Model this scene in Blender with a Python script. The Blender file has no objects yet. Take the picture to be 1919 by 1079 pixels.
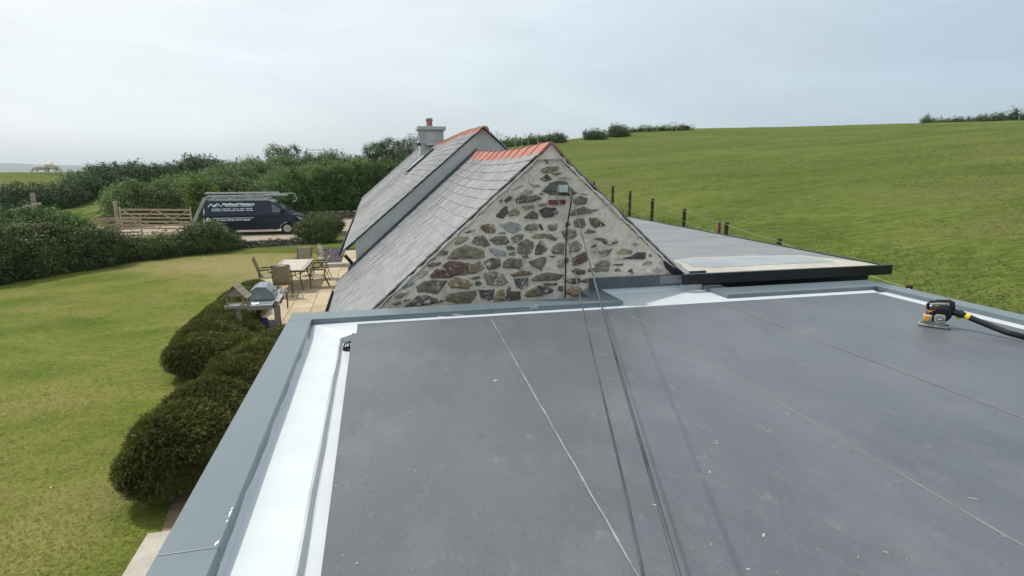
import bpy, bmesh, math, random
import numpy as np
from mathutils import Vector, Matrix, Euler
R = math.radians
random.seed(7)
rng = np.random.default_rng(11)
S = bpy.context.scene
COL = S.collection

# ------------------------------------------------------------------ camera
FPX, CX, CY = 1060.0, 959.5, 539.5            # photo pixels (1919 x 1079)
YAW, PITCH = R(13.4686), R(11.9581)
CAM = np.array([0.0, 0.0, 4.0])
cd = bpy.data.cameras.new('camera')
cam = bpy.data.objects.new('camera', cd)
COL.objects.link(cam)
cam.location = CAM
cam.rotation_euler = (math.pi / 2 - PITCH, 0, -YAW)
cd.sensor_width = 36
cd.lens = FPX / 1919 * 36
cd.clip_end = 30000
S.camera = cam

# ------------------------------------------------------------------ world, sun, exposure
SUNV = Vector((-0.50, 0.36, 1.0)).normalized()
EL = math.asin(SUNV.z)
AZ = math.atan2(SUNV.x, SUNV.y)
W = bpy.data.worlds.new('World')
S.world = W
W.use_nodes = True
wn, wl = W.node_tree.nodes, W.node_tree.links
bg = wn['Background']
sky = wn.new('ShaderNodeTexSky')
sky.sky_type = 'NISHITA'
sky.sun_disc = False
sky.sun_elevation = EL
sky.sun_rotation = AZ
sky.dust_density = 2.5
sky.air_density = 1.0
sky.ozone_density = 1.5
bg.inputs[1].default_value = 0.125
tc = wn.new('ShaderNodeTexCoord')
# thin high haze: brighter towards the sun, broken by faint clouds
dot = wn.new('ShaderNodeVectorMath'); dot.operation = 'DOT_PRODUCT'
nrm = wn.new('ShaderNodeVectorMath'); nrm.operation = 'NORMALIZE'
wl.new(tc.outputs['Generated'], nrm.inputs[0])
wl.new(nrm.outputs[0], dot.inputs[0])
dot.inputs[1].default_value = SUNV
glow = wn.new('ShaderNodeMapRange')
wl.new(dot.outputs['Value'], glow.inputs[0])
glow.inputs[1].default_value = -0.35; glow.inputs[2].default_value = 0.95
glow.inputs[3].default_value = 5.2; glow.inputs[4].default_value = 10.2
mp = wn.new('ShaderNodeMapping'); mp.inputs['Scale'].default_value = (1.0, 1.0, 3.6)
wl.new(nrm.outputs[0], mp.inputs[0])
nz = wn.new('ShaderNodeTexNoise'); nz.inputs['Scale'].default_value = 2.6
nz.inputs['Detail'].default_value = 7; nz.inputs['Roughness'].default_value = 0.52
nz.inputs['Distortion'].default_value = 0.5
wl.new(mp.outputs[0], nz.inputs['Vector'])
rp = wn.new('ShaderNodeMapRange')
wl.new(nz.outputs[0], rp.inputs[0])
rp.inputs[1].default_value = 0.34; rp.inputs[2].default_value = 0.68
rp.inputs[3].default_value = 0.89; rp.inputs[4].default_value = 1.05
mul = wn.new('ShaderNodeMath'); mul.operation = 'MULTIPLY'
wl.new(glow.outputs[0], mul.inputs[0]); wl.new(rp.outputs[0], mul.inputs[1])
hz = wn.new('ShaderNodeVectorMath'); hz.operation = 'SCALE'
hc = wn.new('ShaderNodeMapRange'); hc.inputs[1].default_value = -0.1; hc.inputs[2].default_value = 0.6
wl.new(dot.outputs['Value'], hc.inputs[0])
hm = wn.new('ShaderNodeMixRGB'); hm.inputs[1].default_value = (0.74, 0.94, 1.09, 1); hm.inputs[2].default_value = (0.965, 1.0, 0.995, 1)
wl.new(hc.outputs[0], hm.inputs[0]); wl.new(hm.outputs[0], hz.inputs[0])
wl.new(mul.outputs[0], hz.inputs['Scale'])
mixs = wn.new('ShaderNodeMixRGB'); mixs.blend_type = 'MIX'
mixs.inputs[0].default_value = 0.78
wl.new(sky.outputs[0], mixs.inputs[1]); wl.new(hz.outputs[0], mixs.inputs[2])
wl.new(mixs.outputs[0], bg.inputs[0])

sd = bpy.data.lights.new('sun', 'SUN')
sd.energy = 3.0
sd.angle = R(1.6)
sd.color = (1.0, 0.94, 0.84)
sun = bpy.data.objects.new('sun', sd)
COL.objects.link(sun)
sun.location = (-20, 14, 40)
sun.rotation_euler = (-SUNV).to_track_quat('-Z', 'Y').to_euler()

S.view_settings.view_transform = 'Standard'
S.view_settings.look = 'None'
S.view_settings.exposure = 0.0
S.view_settings.gamma = 1.0
S.view_settings.use_curve_mapping = False

# ------------------------------------------------------------------ pixel to place
_fw = np.array([math.sin(YAW) * math.cos(PITCH), math.cos(YAW) * math.cos(PITCH), -math.sin(PITCH)])
_rt = np.array([math.cos(YAW), -math.sin(YAW), 0.0])
_up = np.cross(_rt, _fw)
def ray(x, y): return _fw + _rt * (x - CX) / FPX - _up * (y - CY) / FPX
def onz(x, y, z):
    d = ray(x, y); return CAM + d * ((z - CAM[2]) / d[2])
def ony(x, y, Y):
    d = ray(x, y); return CAM + d * ((Y - CAM[1]) / d[1])
def onx(x, y, X):
    d = ray(x, y); return CAM + d * ((X - CAM[0]) / d[0])
def atd(x, y, dist):
    d = ray(x, y); return CAM + d * dist / math.hypot(d[0], d[1])

# ------------------------------------------------------------------ materials
def ramp_set(node, stops):
    cr = node.color_ramp
    while len(cr.elements) > 1: cr.elements.remove(cr.elements[-1])
    cr.elements[0].position = stops[0][0]; cr.elements[0].color = (*stops[0][1], 1)
    for p, c in stops[1:]:
        e = cr.elements.new(p); e.color = (*c, 1)

def pmat(name, stops, scale=4.0, detail=6, rough=0.8, bump=0.2, bscale=40.0, rnd=0.0, spec=0.3,
         metal=0.0, stretch=(1, 1, 1), dist=0.0, fine=0.0, fscale=60.0, bdist=0.01, patch=None, coat=0.0, island=0.0):
    """noise-ramped surface; rnd = brightness spread per object; patch=(scale, lo, hi, colour) adds stains"""
    m = bpy.data.materials.new(name); m.use_nodes = True
    n, l = m.node_tree.nodes, m.node_tree.links
    b = n['Principled BSDF']
    b.inputs['Roughness'].default_value = rough
    b.inputs['Metallic'].default_value = metal
    b.inputs['Specular IOR Level'].default_value = spec
    if coat:
        b.inputs['Coat Weight'].default_value = coat; b.inputs['Coat Roughness'].default_value = 0.1
    t = n.new('ShaderNodeTexCoord'); mp = n.new('ShaderNodeMapping')
    mp.inputs['Scale'].default_value = stretch
    l.new(t.outputs['Object'], mp.inputs[0])
    vec = mp.outputs[0]
    if rnd:
        oi = n.new('ShaderNodeObjectInfo')
        off = n.new('ShaderNodeVectorMath'); off.operation = 'MULTIPLY_ADD'
        cmb = n.new('ShaderNodeCombineXYZ')
        for k in range(3): l.new(oi.outputs['Random'], cmb.inputs[k])
        l.new(cmb.outputs[0], off.inputs[0]); off.inputs[1].default_value = (37, 53, 71)
        l.new(vec, off.inputs[2]); vec = off.outputs[0]
    nz = n.new('ShaderNodeTexNoise'); nz.inputs['Scale'].default_value = scale
    nz.inputs['Detail'].default_value = detail; nz.inputs['Roughness'].default_value = 0.6
    nz.inputs['Distortion'].default_value = dist
    l.new(vec, nz.inputs['Vector'])
    r = n.new('ShaderNodeValToRGB'); ramp_set(r, stops)
    l.new(nz.outputs[0], r.inputs[0])
    col = r.outputs[0]
    if fine:
        f = n.new('ShaderNodeTexNoise'); f.inputs['Scale'].default_value = fscale; f.inputs['Detail'].default_value = 4
        l.new(vec, f.inputs['Vector'])
        mr = n.new('ShaderNodeMapRange'); mr.inputs[1].default_value = .3; mr.inputs[2].default_value = .7
        mr.inputs[3].default_value = 1 - fine; mr.inputs[4].default_value = 1 + fine
        l.new(f.outputs[0], mr.inputs[0])
        sc = n.new('ShaderNodeVectorMath'); sc.operation = 'SCALE'
        l.new(col, sc.inputs[0]); l.new(mr.outputs[0], sc.inputs['Scale']); col = sc.outputs[0]
    if patch:
        for (ps, lo, hi, pc) in (patch if isinstance(patch, list) else [patch]):
            p = n.new('ShaderNodeTexNoise'); p.inputs['Scale'].default_value = ps; p.inputs['Detail'].default_value = 7
            p.inputs['Roughness'].default_value = 0.65
            l.new(vec, p.inputs['Vector'])
            mr = n.new('ShaderNodeMapRange'); mr.inputs[1].default_value = lo; mr.inputs[2].default_value = hi
            l.new(p.outputs[0], mr.inputs[0])
            mx = n.new('ShaderNodeMixRGB'); mx.inputs[2].default_value = (*pc, 1)
            l.new(mr.outputs[0], mx.inputs[0]); l.new(col, mx.inputs[1]); col = mx.outputs[0]
    if rnd:
        mr = n.new('ShaderNodeMapRange'); mr.inputs[3].default_value = 1 - rnd; mr.inputs[4].default_value = 1 + rnd
        l.new(oi.outputs['Random'], mr.inputs[0])
        sc = n.new('ShaderNodeVectorMath'); sc.operation = 'SCALE'
        l.new(col, sc.inputs[0]); l.new(mr.outputs[0], sc.inputs['Scale']); col = sc.outputs[0]
    if island:
        ge = n.new('ShaderNodeNewGeometry'); mr = n.new('ShaderNodeMapRange'); mr.inputs[3].default_value = 1 - island; mr.inputs[4].default_value = 1 + island
        l.new(ge.outputs['Random Per Island'], mr.inputs[0])
        sc = n.new('ShaderNodeVectorMath'); sc.operation = 'SCALE'
        l.new(col, sc.inputs[0]); l.new(mr.outputs[0], sc.inputs['Scale']); col = sc.outputs[0]
    l.new(col, b.inputs['Base Color'])
    if bump:
        bn = n.new('ShaderNodeTexNoise'); bn.inputs['Scale'].default_value = bscale; bn.inputs['Detail'].default_value = 6
        l.new(vec, bn.inputs['Vector'])
        bp = n.new('ShaderNodeBump'); bp.inputs['Strength'].default_value = bump; bp.inputs['Distance'].default_value = bdist
        l.new(bn.outputs[0], bp.inputs['Height']); l.new(bp.outputs[0], b.inputs['Normal'])
    return m

def flat(name, c, rough=0.5, metal=0.0, spec=0.4, rnd=0.0, coat=0.0):
    d = tuple(x * 0.8 for x in c); e = tuple(min(1, x * 1.15) for x in c)
    return pmat(name, [(0.3, d), (0.7, e)], scale=6, rough=rough, metal=metal, spec=spec, bump=0.03, bscale=80, rnd=rnd, coat=coat)

def leafmat(name, stops, trans=0.3, patch_scale=0.6, patch_amt=0.35, rough=0.55):
    m = bpy.data.materials.new(name); m.use_nodes = True
    n, l = m.node_tree.nodes, m.node_tree.links
    b = n['Principled BSDF']; b.inputs['Roughness'].default_value = rough
    b.inputs['Specular IOR Level'].default_value = 0.25
    a = n.new('ShaderNodeAttribute'); a.attribute_name = 'rnd'
    r = n.new('ShaderNodeValToRGB'); ramp_set(r, stops)
    l.new(a.outputs['Fac'], r.inputs[0])
    t = n.new('ShaderNodeTexCoord')
    nz = n.new('ShaderNodeTexNoise'); nz.inputs['Scale'].default_value = patch_scale; nz.inputs['Detail'].default_value = 3
    l.new(t.outputs['Object'], nz.inputs['Vector'])
    mr = n.new('ShaderNodeMapRange'); mr.inputs[1].default_value = .3; mr.inputs[2].default_value = .7
    mr.inputs[3].default_value = 1 - patch_amt; mr.inputs[4].default_value = 1 + patch_amt
    l.new(nz.outputs[0], mr.inputs[0])
    sc = n.new('ShaderNodeVectorMath'); sc.operation = 'SCALE'
    l.new(r.outputs[0], sc.inputs[0]); l.new(mr.outputs[0], sc.inputs['Scale'])
    l.new(sc.outputs[0], b.inputs['Base Color'])
    if trans:
        tr = n.new('ShaderNodeBsdfTranslucent'); l.new(sc.outputs[0], tr.inputs[0])
        mx = n.new('ShaderNodeMixShader'); mx.inputs[0].default_value = trans
        l.new(b.outputs[0], mx.inputs[1]); l.new(tr.outputs[0], mx.inputs[2])
        l.new(mx.outputs[0], n['Material Output'].inputs[0])
    return m

MT = {}
MT['membrane'] = pmat('membrane', [(0.3, (0.090, 0.099, 0.113)), (0.5, (0.108, 0.118, 0.133)), (0.72, (0.128, 0.138, 0.153))],
    scale=0.9, detail=9, stretch=(1.5, .8, 1), rough=0.42, bump=0.22, bscale=26, spec=0.4, bdist=0.004, fine=0.09, fscale=40, dist=0.4,
    patch=[(1.7, 0.53, 0.80, (0.145, 0.155, 0.168)), (5.0, 0.60, 0.78, (0.175, 0.183, 0.190)), (9.0, 0.64, 0.76, (0.078, 0.085, 0.096)), (22.0, 0.67, 0.76, (0.22, 0.225, 0.225)), (4.0, 0.64, 0.80, (0.085, 0.09, 0.098))])
MT['seam_faint'] = pmat('seam_faint', [(0.35, (0.165, 0.173, 0.183)), (0.7, (0.25, 0.256, 0.262))], scale=5, rough=0.8, bump=0.1)
MT['seam'] = pmat('seam', [(0.35, (0.17, 0.178, 0.188)), (0.65, (0.33, 0.335, 0.34))], scale=7, rough=0.8, bump=0.1)
MT['chip'] = flat('sealant', (0.42, 0.43, 0.42), rough=0.7)
MT['white_coat'] = pmat('white_coating', [(0.3, (0.54, 0.585, 0.615)), (0.7, (0.60, 0.64, 0.665))], scale=3, rough=0.35,
    bump=0.18, bscale=9, spec=0.4, bdist=0.01, patch=[(14, 0.66, 0.78, (0.54, 0.575, 0.59)), (2.2, 0.55, 0.8, (0.60, 0.64, 0.66))])
MT['coping'] = pmat('coping_metal', [(0.3, (0.120, 0.158, 0.182)), (0.7, (0.136, 0.176, 0.200))], scale=2.2, rough=0.36,
    bump=0.04, bscale=14, spec=0.75, fine=0.03, fscale=30, patch=(11, 0.70, 0.78, (0.30, 0.33, 0.34)))
MT['dark_metal'] = pmat('dark_flashing', [(0.3, (0.025, 0.030, 0.038)), (0.7, (0.050, 0.058, 0.068))], scale=3, rough=0.45, bump=0.1, bscale=10, spec=0.4)
MT['lead'] = pmat('lead', [(0.3, (0.055, 0.07, 0.085)), (0.7, (0.11, 0.13, 0.15))], scale=5, rough=0.5, bump=0.3, bscale=9, spec=0.4,
    stretch=(1, 1, 1), patch=(12, 0.6, 0.75, (0.2, 0.22, 0.24)))
MT['black'] = flat('black_plastic', (0.012, 0.012, 0.014), rough=0.4)
MT['ext_wall'] = pmat('extension_wall', [(0.3, (0.5, 0.5, 0.48)), (0.7, (0.6, 0.6, 0.57))], scale=2, rough=0.9)
MT['mortar'] = pmat('mortar', [(0.28, (0.57, 0.505, 0.415)), (0.5, (0.74, 0.665, 0.56)), (0.75, (0.82, 0.75, 0.65))], scale=3.2, detail=8,
    rough=0.95, bump=1.0, bscale=11, bdist=0.035, fine=0.12, fscale=24, spec=0.1, dist=0.6,
    patch=[(5, 0.58, 0.72, (0.36, 0.34, 0.30)), (8, 0.63, 0.74, (0.70, 0.68, 0.64))])
MT['render'] = pmat('wall_render', [(0.3, (0.42, 0.43, 0.425)), (0.7, (0.50, 0.51, 0.505))], scale=2.5, rough=0.95, bump=0.5, bscale=60, fine=0.10, fscale=35, spec=0.1)
MT['chimney'] = pmat('chimney_render', [(0.3, (0.40, 0.41, 0.405)), (0.7, (0.52, 0.53, 0.525))], scale=3, rough=0.95, bump=0.4, bscale=40, fine=0.1, spec=0.1)
MT['slate'] = pmat('slate', [(0.25, (0.178, 0.181, 0.187)), (0.5, (0.228, 0.232, 0.238)), (0.75, (0.275, 0.279, 0.283))], scale=5, detail=7, rough=0.6,
    bump=0.22, bscale=18, rnd=0.14, spec=0.45, stretch=(1, 2.5, 1), bdist=0.006, fine=0.1, fscale=40,
    patch=(7, 0.63, 0.78, (0.31, 0.295, 0.26)))
MT['slate_bulk'] = pmat('slate_bulk', [(0.25, (0.172, 0.176, 0.181)), (0.5, (0.224, 0.228, 0.233)), (0.75, (0.272, 0.276, 0.28))], scale=3.2, detail=9, rough=0.7,
    bump=0.2, bscale=18, spec=0.45, bdist=0.006, fine=0.10, fscale=14, island=0.15)
MT['ridge'] = pmat('ridge_tile', [(0.3, (0.355, 0.155, 0.122)), (0.7, (0.440, 0.205, 0.160))], scale=5, rough=0.8, bump=0.25, bscale=40, rnd=0.10, spec=0.2,
    patch=[(6, 0.58, 0.75, (0.36, 0.19, 0.15)), (18, 0.64, 0.76, (0.50, 0.36, 0.29))])
MT['rust'] = flat('red_clay', (0.22, 0.045, 0.03), rough=0.8)
MT['patch_cream'] = pmat('dried_patch', [(0.35, (0.36, 0.345, 0.30)), (0.65, (0.46, 0.445, 0.39))], scale=2.5, rough=0.9, bump=0.1, fine=0.06, fscale=12)
MT['patch_grey'] = pmat('rain_patch', [(0.35, (0.27, 0.30, 0.325)), (0.65, (0.33, 0.365, 0.39))], scale=1.8, rough=0.6, bump=0.05)
MT['roof2'] = pmat('low_roof_felt', [(0.3, (0.185, 0.195, 0.205)), (0.7, (0.245, 0.255, 0.265))], scale=1.4, detail=8, rough=0.85, bump=0.2, bscale=30,
    fine=0.08, fscale=14, stretch=(0.5, 1.6, 1), patch=(2.5, 0.6, 0.75, (0.40, 0.40, 0.39)))
MT['navy_wall'] = flat('navy_boarding', (0.012, 0.017, 0.032), rough=0.5)
def stonem(k, a, b2, c, lich=(0.55, 0.54, 0.47)):
    MT['st_' + k] = pmat('stone_' + k, [(0.25, a), (0.5, b2), (0.75, c)], scale=9, detail=8, rough=0.92, bump=1.0, bscale=26, bdist=0.02, rnd=0.18, spec=0.15,
        fine=0.25, fscale=45, dist=1.0, patch=[(15, 0.61, 0.66, lich), (7, 0.58, 0.7, tuple(x * 0.5 for x in b2)), (5.5, 0.59, 0.66, (0.62, 0.565, 0.48))])
stonem('g', (0.127, 0.11, 0.079), (0.246, 0.212, 0.158), (0.403, 0.349, 0.263))
stonem('o', (0.138, 0.117, 0.078), (0.245, 0.21, 0.148), (0.39, 0.342, 0.254))
stonem('b', (0.105, 0.078, 0.056), (0.194, 0.145, 0.103), (0.328, 0.255, 0.181))
stonem('r', (0.103, 0.063, 0.052), (0.17, 0.11, 0.089), (0.276, 0.195, 0.16))
stonem('d', (0.068, 0.065, 0.056), (0.127, 0.121, 0.106), (0.268, 0.249, 0.211))
stonem('y', (0.214, 0.159, 0.092), (0.352, 0.275, 0.172), (0.515, 0.427, 0.296))
stonem('p', (0.26, 0.25, 0.22), (0.38, 0.37, 0.34), (0.50, 0.49, 0.46))
MT['drystone'] = pmat('dry_stone', [(0.25, (0.15, 0.135, 0.10)), (0.5, (0.24, 0.215, 0.165)), (0.75, (0.36, 0.33, 0.26))], scale=4, rough=0.95, bump=0.8, bscale=14, bdist=0.03, rnd=0.35, spec=0.1)
MT['paver'] = pmat('paving_slab', [(0.3, (0.40, 0.335, 0.225)), (0.7, (0.53, 0.45, 0.315))], scale=2.5, rough=0.9, bump=0.3, bscale=25, rnd=0.10, spec=0.15, fine=0.08, fscale=20,
    patch=(4, 0.6, 0.75, (0.33, 0.30, 0.22)))
MT['joint'] = flat('joint_sand', (0.12, 0.115, 0.08), rough=0.95)
MT['concrete'] = pmat('concrete', [(0.3, (0.36, 0.335, 0.29)), (0.7, (0.50, 0.47, 0.41))], scale=3, rough=0.95, bump=0.3, bscale=30, fine=0.1)
MT['gravel'] = pmat('drive_gravel', [(0.3, (0.27, 0.225, 0.165)), (0.7, (0.44, 0.38, 0.295))], scale=3, detail=10, rough=0.95, bump=0.8, bscale=22, bdist=0.03, fine=0.25, fscale=18)
MT['chips'] = leafmat('slate_chips', [(0.0, (0.075, 0.065, 0.085)), (0.5, (0.135, 0.115, 0.145)), (1.0, (0.25, 0.225, 0.25))], trans=0, patch_amt=0.2, rough=0.6)
def grassm(name, c1, c2, c3, sc=0.35, stretch=(1, 1, 1), fs=9, fine=0.30, patch=None):
    return pmat(name, [(0.28, c1), (0.5, c2), (0.74, c3)], scale=sc, detail=9, rough=0.95, bump=0.5, bscale=fs * 1.8, bdist=0.05, spec=0.08,
        fine=fine, fscale=fs, stretch=stretch, dist=0.6, patch=patch)
MT['lawn'] = grassm('lawn_grass', (0.076, 0.114, 0.013), (0.132, 0.160, 0.027), (0.202, 0.198, 0.053), sc=0.55, fs=8, fine=0.16, stretch=(0.8, 1, 1),
    patch=[(0.34, 0.50, 0.70, (0.205, 0.182, 0.060)), (0.9, 0.62, 0.74, (0.055, 0.105, 0.010))])
MT['field'] = grassm('pasture_grass', (0.066, 0.097, 0.016), (0.095, 0.124, 0.023), (0.130, 0.146, 0.036), sc=0.22, fs=3.2, fine=0.24, stretch=(0.55, 1.7, 1),
    patch=[(0.10, 0.54, 0.70, (0.122, 0.120, 0.040)), (1.3, 0.62, 0.72, (0.045, 0.070, 0.012)), (0.5, 0.63, 0.72, (0.150, 0.132, 0.055))])
MT['blade'] = leafmat('grass_blade', [(0.0, (0.087, 0.128, 0.016)), (0.55, (0.131, 0.165, 0.027)), (0.85, (0.189, 0.190, 0.049)), (1.0, (0.314, 0.257, 0.105))], trans=0.4, patch_scale=0.45, patch_amt=0.3)
MT['juniper'] = leafmat('juniper_spray', [(0.0, (0.080, 0.096, 0.030)), (0.45, (0.148, 0.165, 0.051)), (0.8, (0.239, 0.243, 0.078)), (1.0, (0.354, 0.313, 0.121))], trans=0.12, patch_scale=1.3, patch_amt=0.25)
MT['hedge'] = leafmat('hedge_leaf', [(0.0, (0.043, 0.092, 0.021)), (0.5, (0.084, 0.166, 0.033)), (0.9, (0.151, 0.247, 0.053)), (1.0, (0.287, 0.360, 0.097))], trans=0.2, patch_scale=0.5)
MT['gorse'] = leafmat('gorse_leaf', [(0.0, (0.081, 0.135, 0.044)), (0.5, (0.148, 0.220, 0.072)), (0.85, (0.246, 0.312, 0.114)), (1.0, (0.406, 0.397, 0.186))], trans=0.2, patch_scale=0.35)
MT['brownhedge'] = leafmat('mixed_hedge_leaf', [(0.0, (0.046, 0.083, 0.023)), (0.5, (0.091, 0.132, 0.037)), (0.8, (0.172, 0.179, 0.066)), (1.0, (0.300, 0.237, 0.114))], trans=0.18, patch_scale=0.8, patch_amt=0.4)
MT['darkbush'] = leafmat('dark_leaf', [(0.0, (0.047, 0.081, 0.034)), (0.6, (0.093, 0.143, 0.056)), (1.0, (0.194, 0.233, 0.097))], trans=0.15)
MT['bright'] = leafmat('bright_leaf', [(0.0, (0.077, 0.127, 0.019)), (0.6, (0.138, 0.209, 0.033)), (1.0, (0.220, 0.286, 0.061))], trans=0.3)
MT['core'] = flat('foliage_shade', (0.040, 0.042, 0.022), rough=1.0, spec=0.05)  # dark colour stands for shade inside the foliage; solid core stops see-through
MT['bark'] = pmat('bark', [(0.3, (0.07, 0.055, 0.04)), (0.7, (0.14, 0.115, 0.085))], scale=6, rough=0.95, bump=0.8, bscale=20)
MT['oldwood'] = pmat('weathered_wood', [(0.3, (0.25, 0.215, 0.165)), (0.7, (0.40, 0.355, 0.28))], scale=5, rough=0.9, bump=0.4, bscale=20, stretch=(1, 6, 6), rnd=0.1)
MT['gatewood'] = pmat('gate_wood', [(0.3, (0.34, 0.265, 0.175)), (0.7, (0.48, 0.39, 0.27))], scale=5, rough=0.85, bump=0.3, bscale=20, rnd=0.1)
MT['post'] = pmat('fence_post', [(0.3, (0.035, 0.024, 0.018)), (0.7, (0.075, 0.048, 0.033))], scale=8, rough=0.9, bump=0.5, bscale=20, rnd=0.2)
MT['wire'] = flat('fence_wire', (0.28, 0.30, 0.26), rough=0.4, metal=0.6)
MT['van'] = flat('van_paint', (0.009, 0.016, 0.038), rough=0.28, spec=0.4, coat=0.25)
MT['glass'] = flat('dark_glass', (0.012, 0.016, 0.018), rough=0.06, spec=0.6)
MT['glass_pale'] = flat('window_glass', (0.12, 0.15, 0.15), rough=0.08, spec=0.6)
MT['glass_sky'] = flat('skylight_glass', (0.30, 0.34, 0.35), rough=0.05, spec=0.8)  # pale base colour stands in for the sky reflected in the pane
MT['print'] = flat('white_print', (0.80, 0.84, 0.85), rough=0.5)
MT['alu'] = flat('aluminium', (0.52, 0.53, 0.53), rough=0.35, metal=0.55)
MT['steel'] = flat('brushed_steel', (0.55, 0.58, 0.61), rough=0.3, metal=0.75)
MT['galv'] = flat('galvanised', (0.36, 0.37, 0.37), rough=0.5, metal=0.4)
MT['tyre'] = flat('tyre_rubber', (0.015, 0.015, 0.016), rough=0.85)
MT['lamp_red'] = flat('tail_lamp', (0.35, 0.02, 0.02), rough=0.2)
MT['lamp_clear'] = flat('head_lamp', (0.55, 0.58, 0.60), rough=0.1, spec=0.7)
MT['frame'] = flat('bronze_frame', (0.105, 0.075, 0.055), rough=0.45, metal=0.2)
MT['sling'] = pmat('sling_fabric', [(0.3, (0.235, 0.195, 0.135)), (0.7, (0.33, 0.28, 0.20))], scale=8, rough=0.85, bump=0.2, bscale=90)
MT['tabletop'] = pmat('table_top', [(0.3, (0.43, 0.39, 0.33)), (0.7, (0.55, 0.51, 0.45))], scale=5, rough=0.45, bump=0.05, spec=0.4, fine=0.08, fscale=18)
MT['tabletrim'] = flat('table_band', (0.30, 0.27, 0.23), rough=0.5)
MT['bbq_lid'] = flat('enamel_grey', (0.22, 0.255, 0.275), rough=0.3, spec=0.5, metal=0.3)
MT['bbq_dark'] = flat('bbq_black', (0.018, 0.018, 0.022), rough=0.5)
MT['bbq_navy'] = flat('gas_bottle_blue', (0.014, 0.02, 0.055), rough=0.45)
MT['knob'] = flat('knob_red', (0.10, 0.022, 0.025), rough=0.4)
MT['orange'] = flat('orange_plastic', (0.78, 0.30, 0.03), rough=0.4)
MT['brown_pl'] = flat('rust_plastic', (0.20, 0.06, 0.02), rough=0.5)
MT['yellow'] = flat('yellow_label', (0.80, 0.62, 0.03), rough=0.5)
MT['grey_pl'] = flat('grey_plastic', (0.30, 0.32, 0.28), rough=0.5)
MT['grey_lt'] = flat('pale_plastic', (0.42, 0.45, 0.44), rough=0.5)
MT['box_grey'] = flat('grey_box', (0.50, 0.54, 0.54), rough=0.5)
MT['cow'] = pmat('cow_hide', [(0.3, (0.50, 0.42, 0.36)), (0.7, (0.66, 0.60, 0.54))], scale=2.5, rough=0.9, bump=0.1)
MT['calf'] = pmat('calf_hide', [(0.3, (0.42, 0.34, 0.29)), (0.7, (0.66, 0.62, 0.57))], scale=3, rough=0.9, bump=0.1)
MT['pink'] = flat('pink_flower', (0.35, 0.05, 0.16), rough=0.6)
MT['sea'] = flat('far_land', (0.055, 0.085, 0.075), rough=0.8)
MT['hill'] = pmat('far_hill', [(0.3, (0.05, 0.075, 0.045)), (0.7, (0.085, 0.105, 0.06))], scale=0.004, rough=1.0, bump=0)
MT['earth'] = pmat('bare_earth', [(0.3, (0.17, 0.125, 0.08)), (0.7, (0.28, 0.22, 0.15))], scale=2, rough=1.0, bump=0.8, bscale=10, bdist=0.04)

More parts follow.
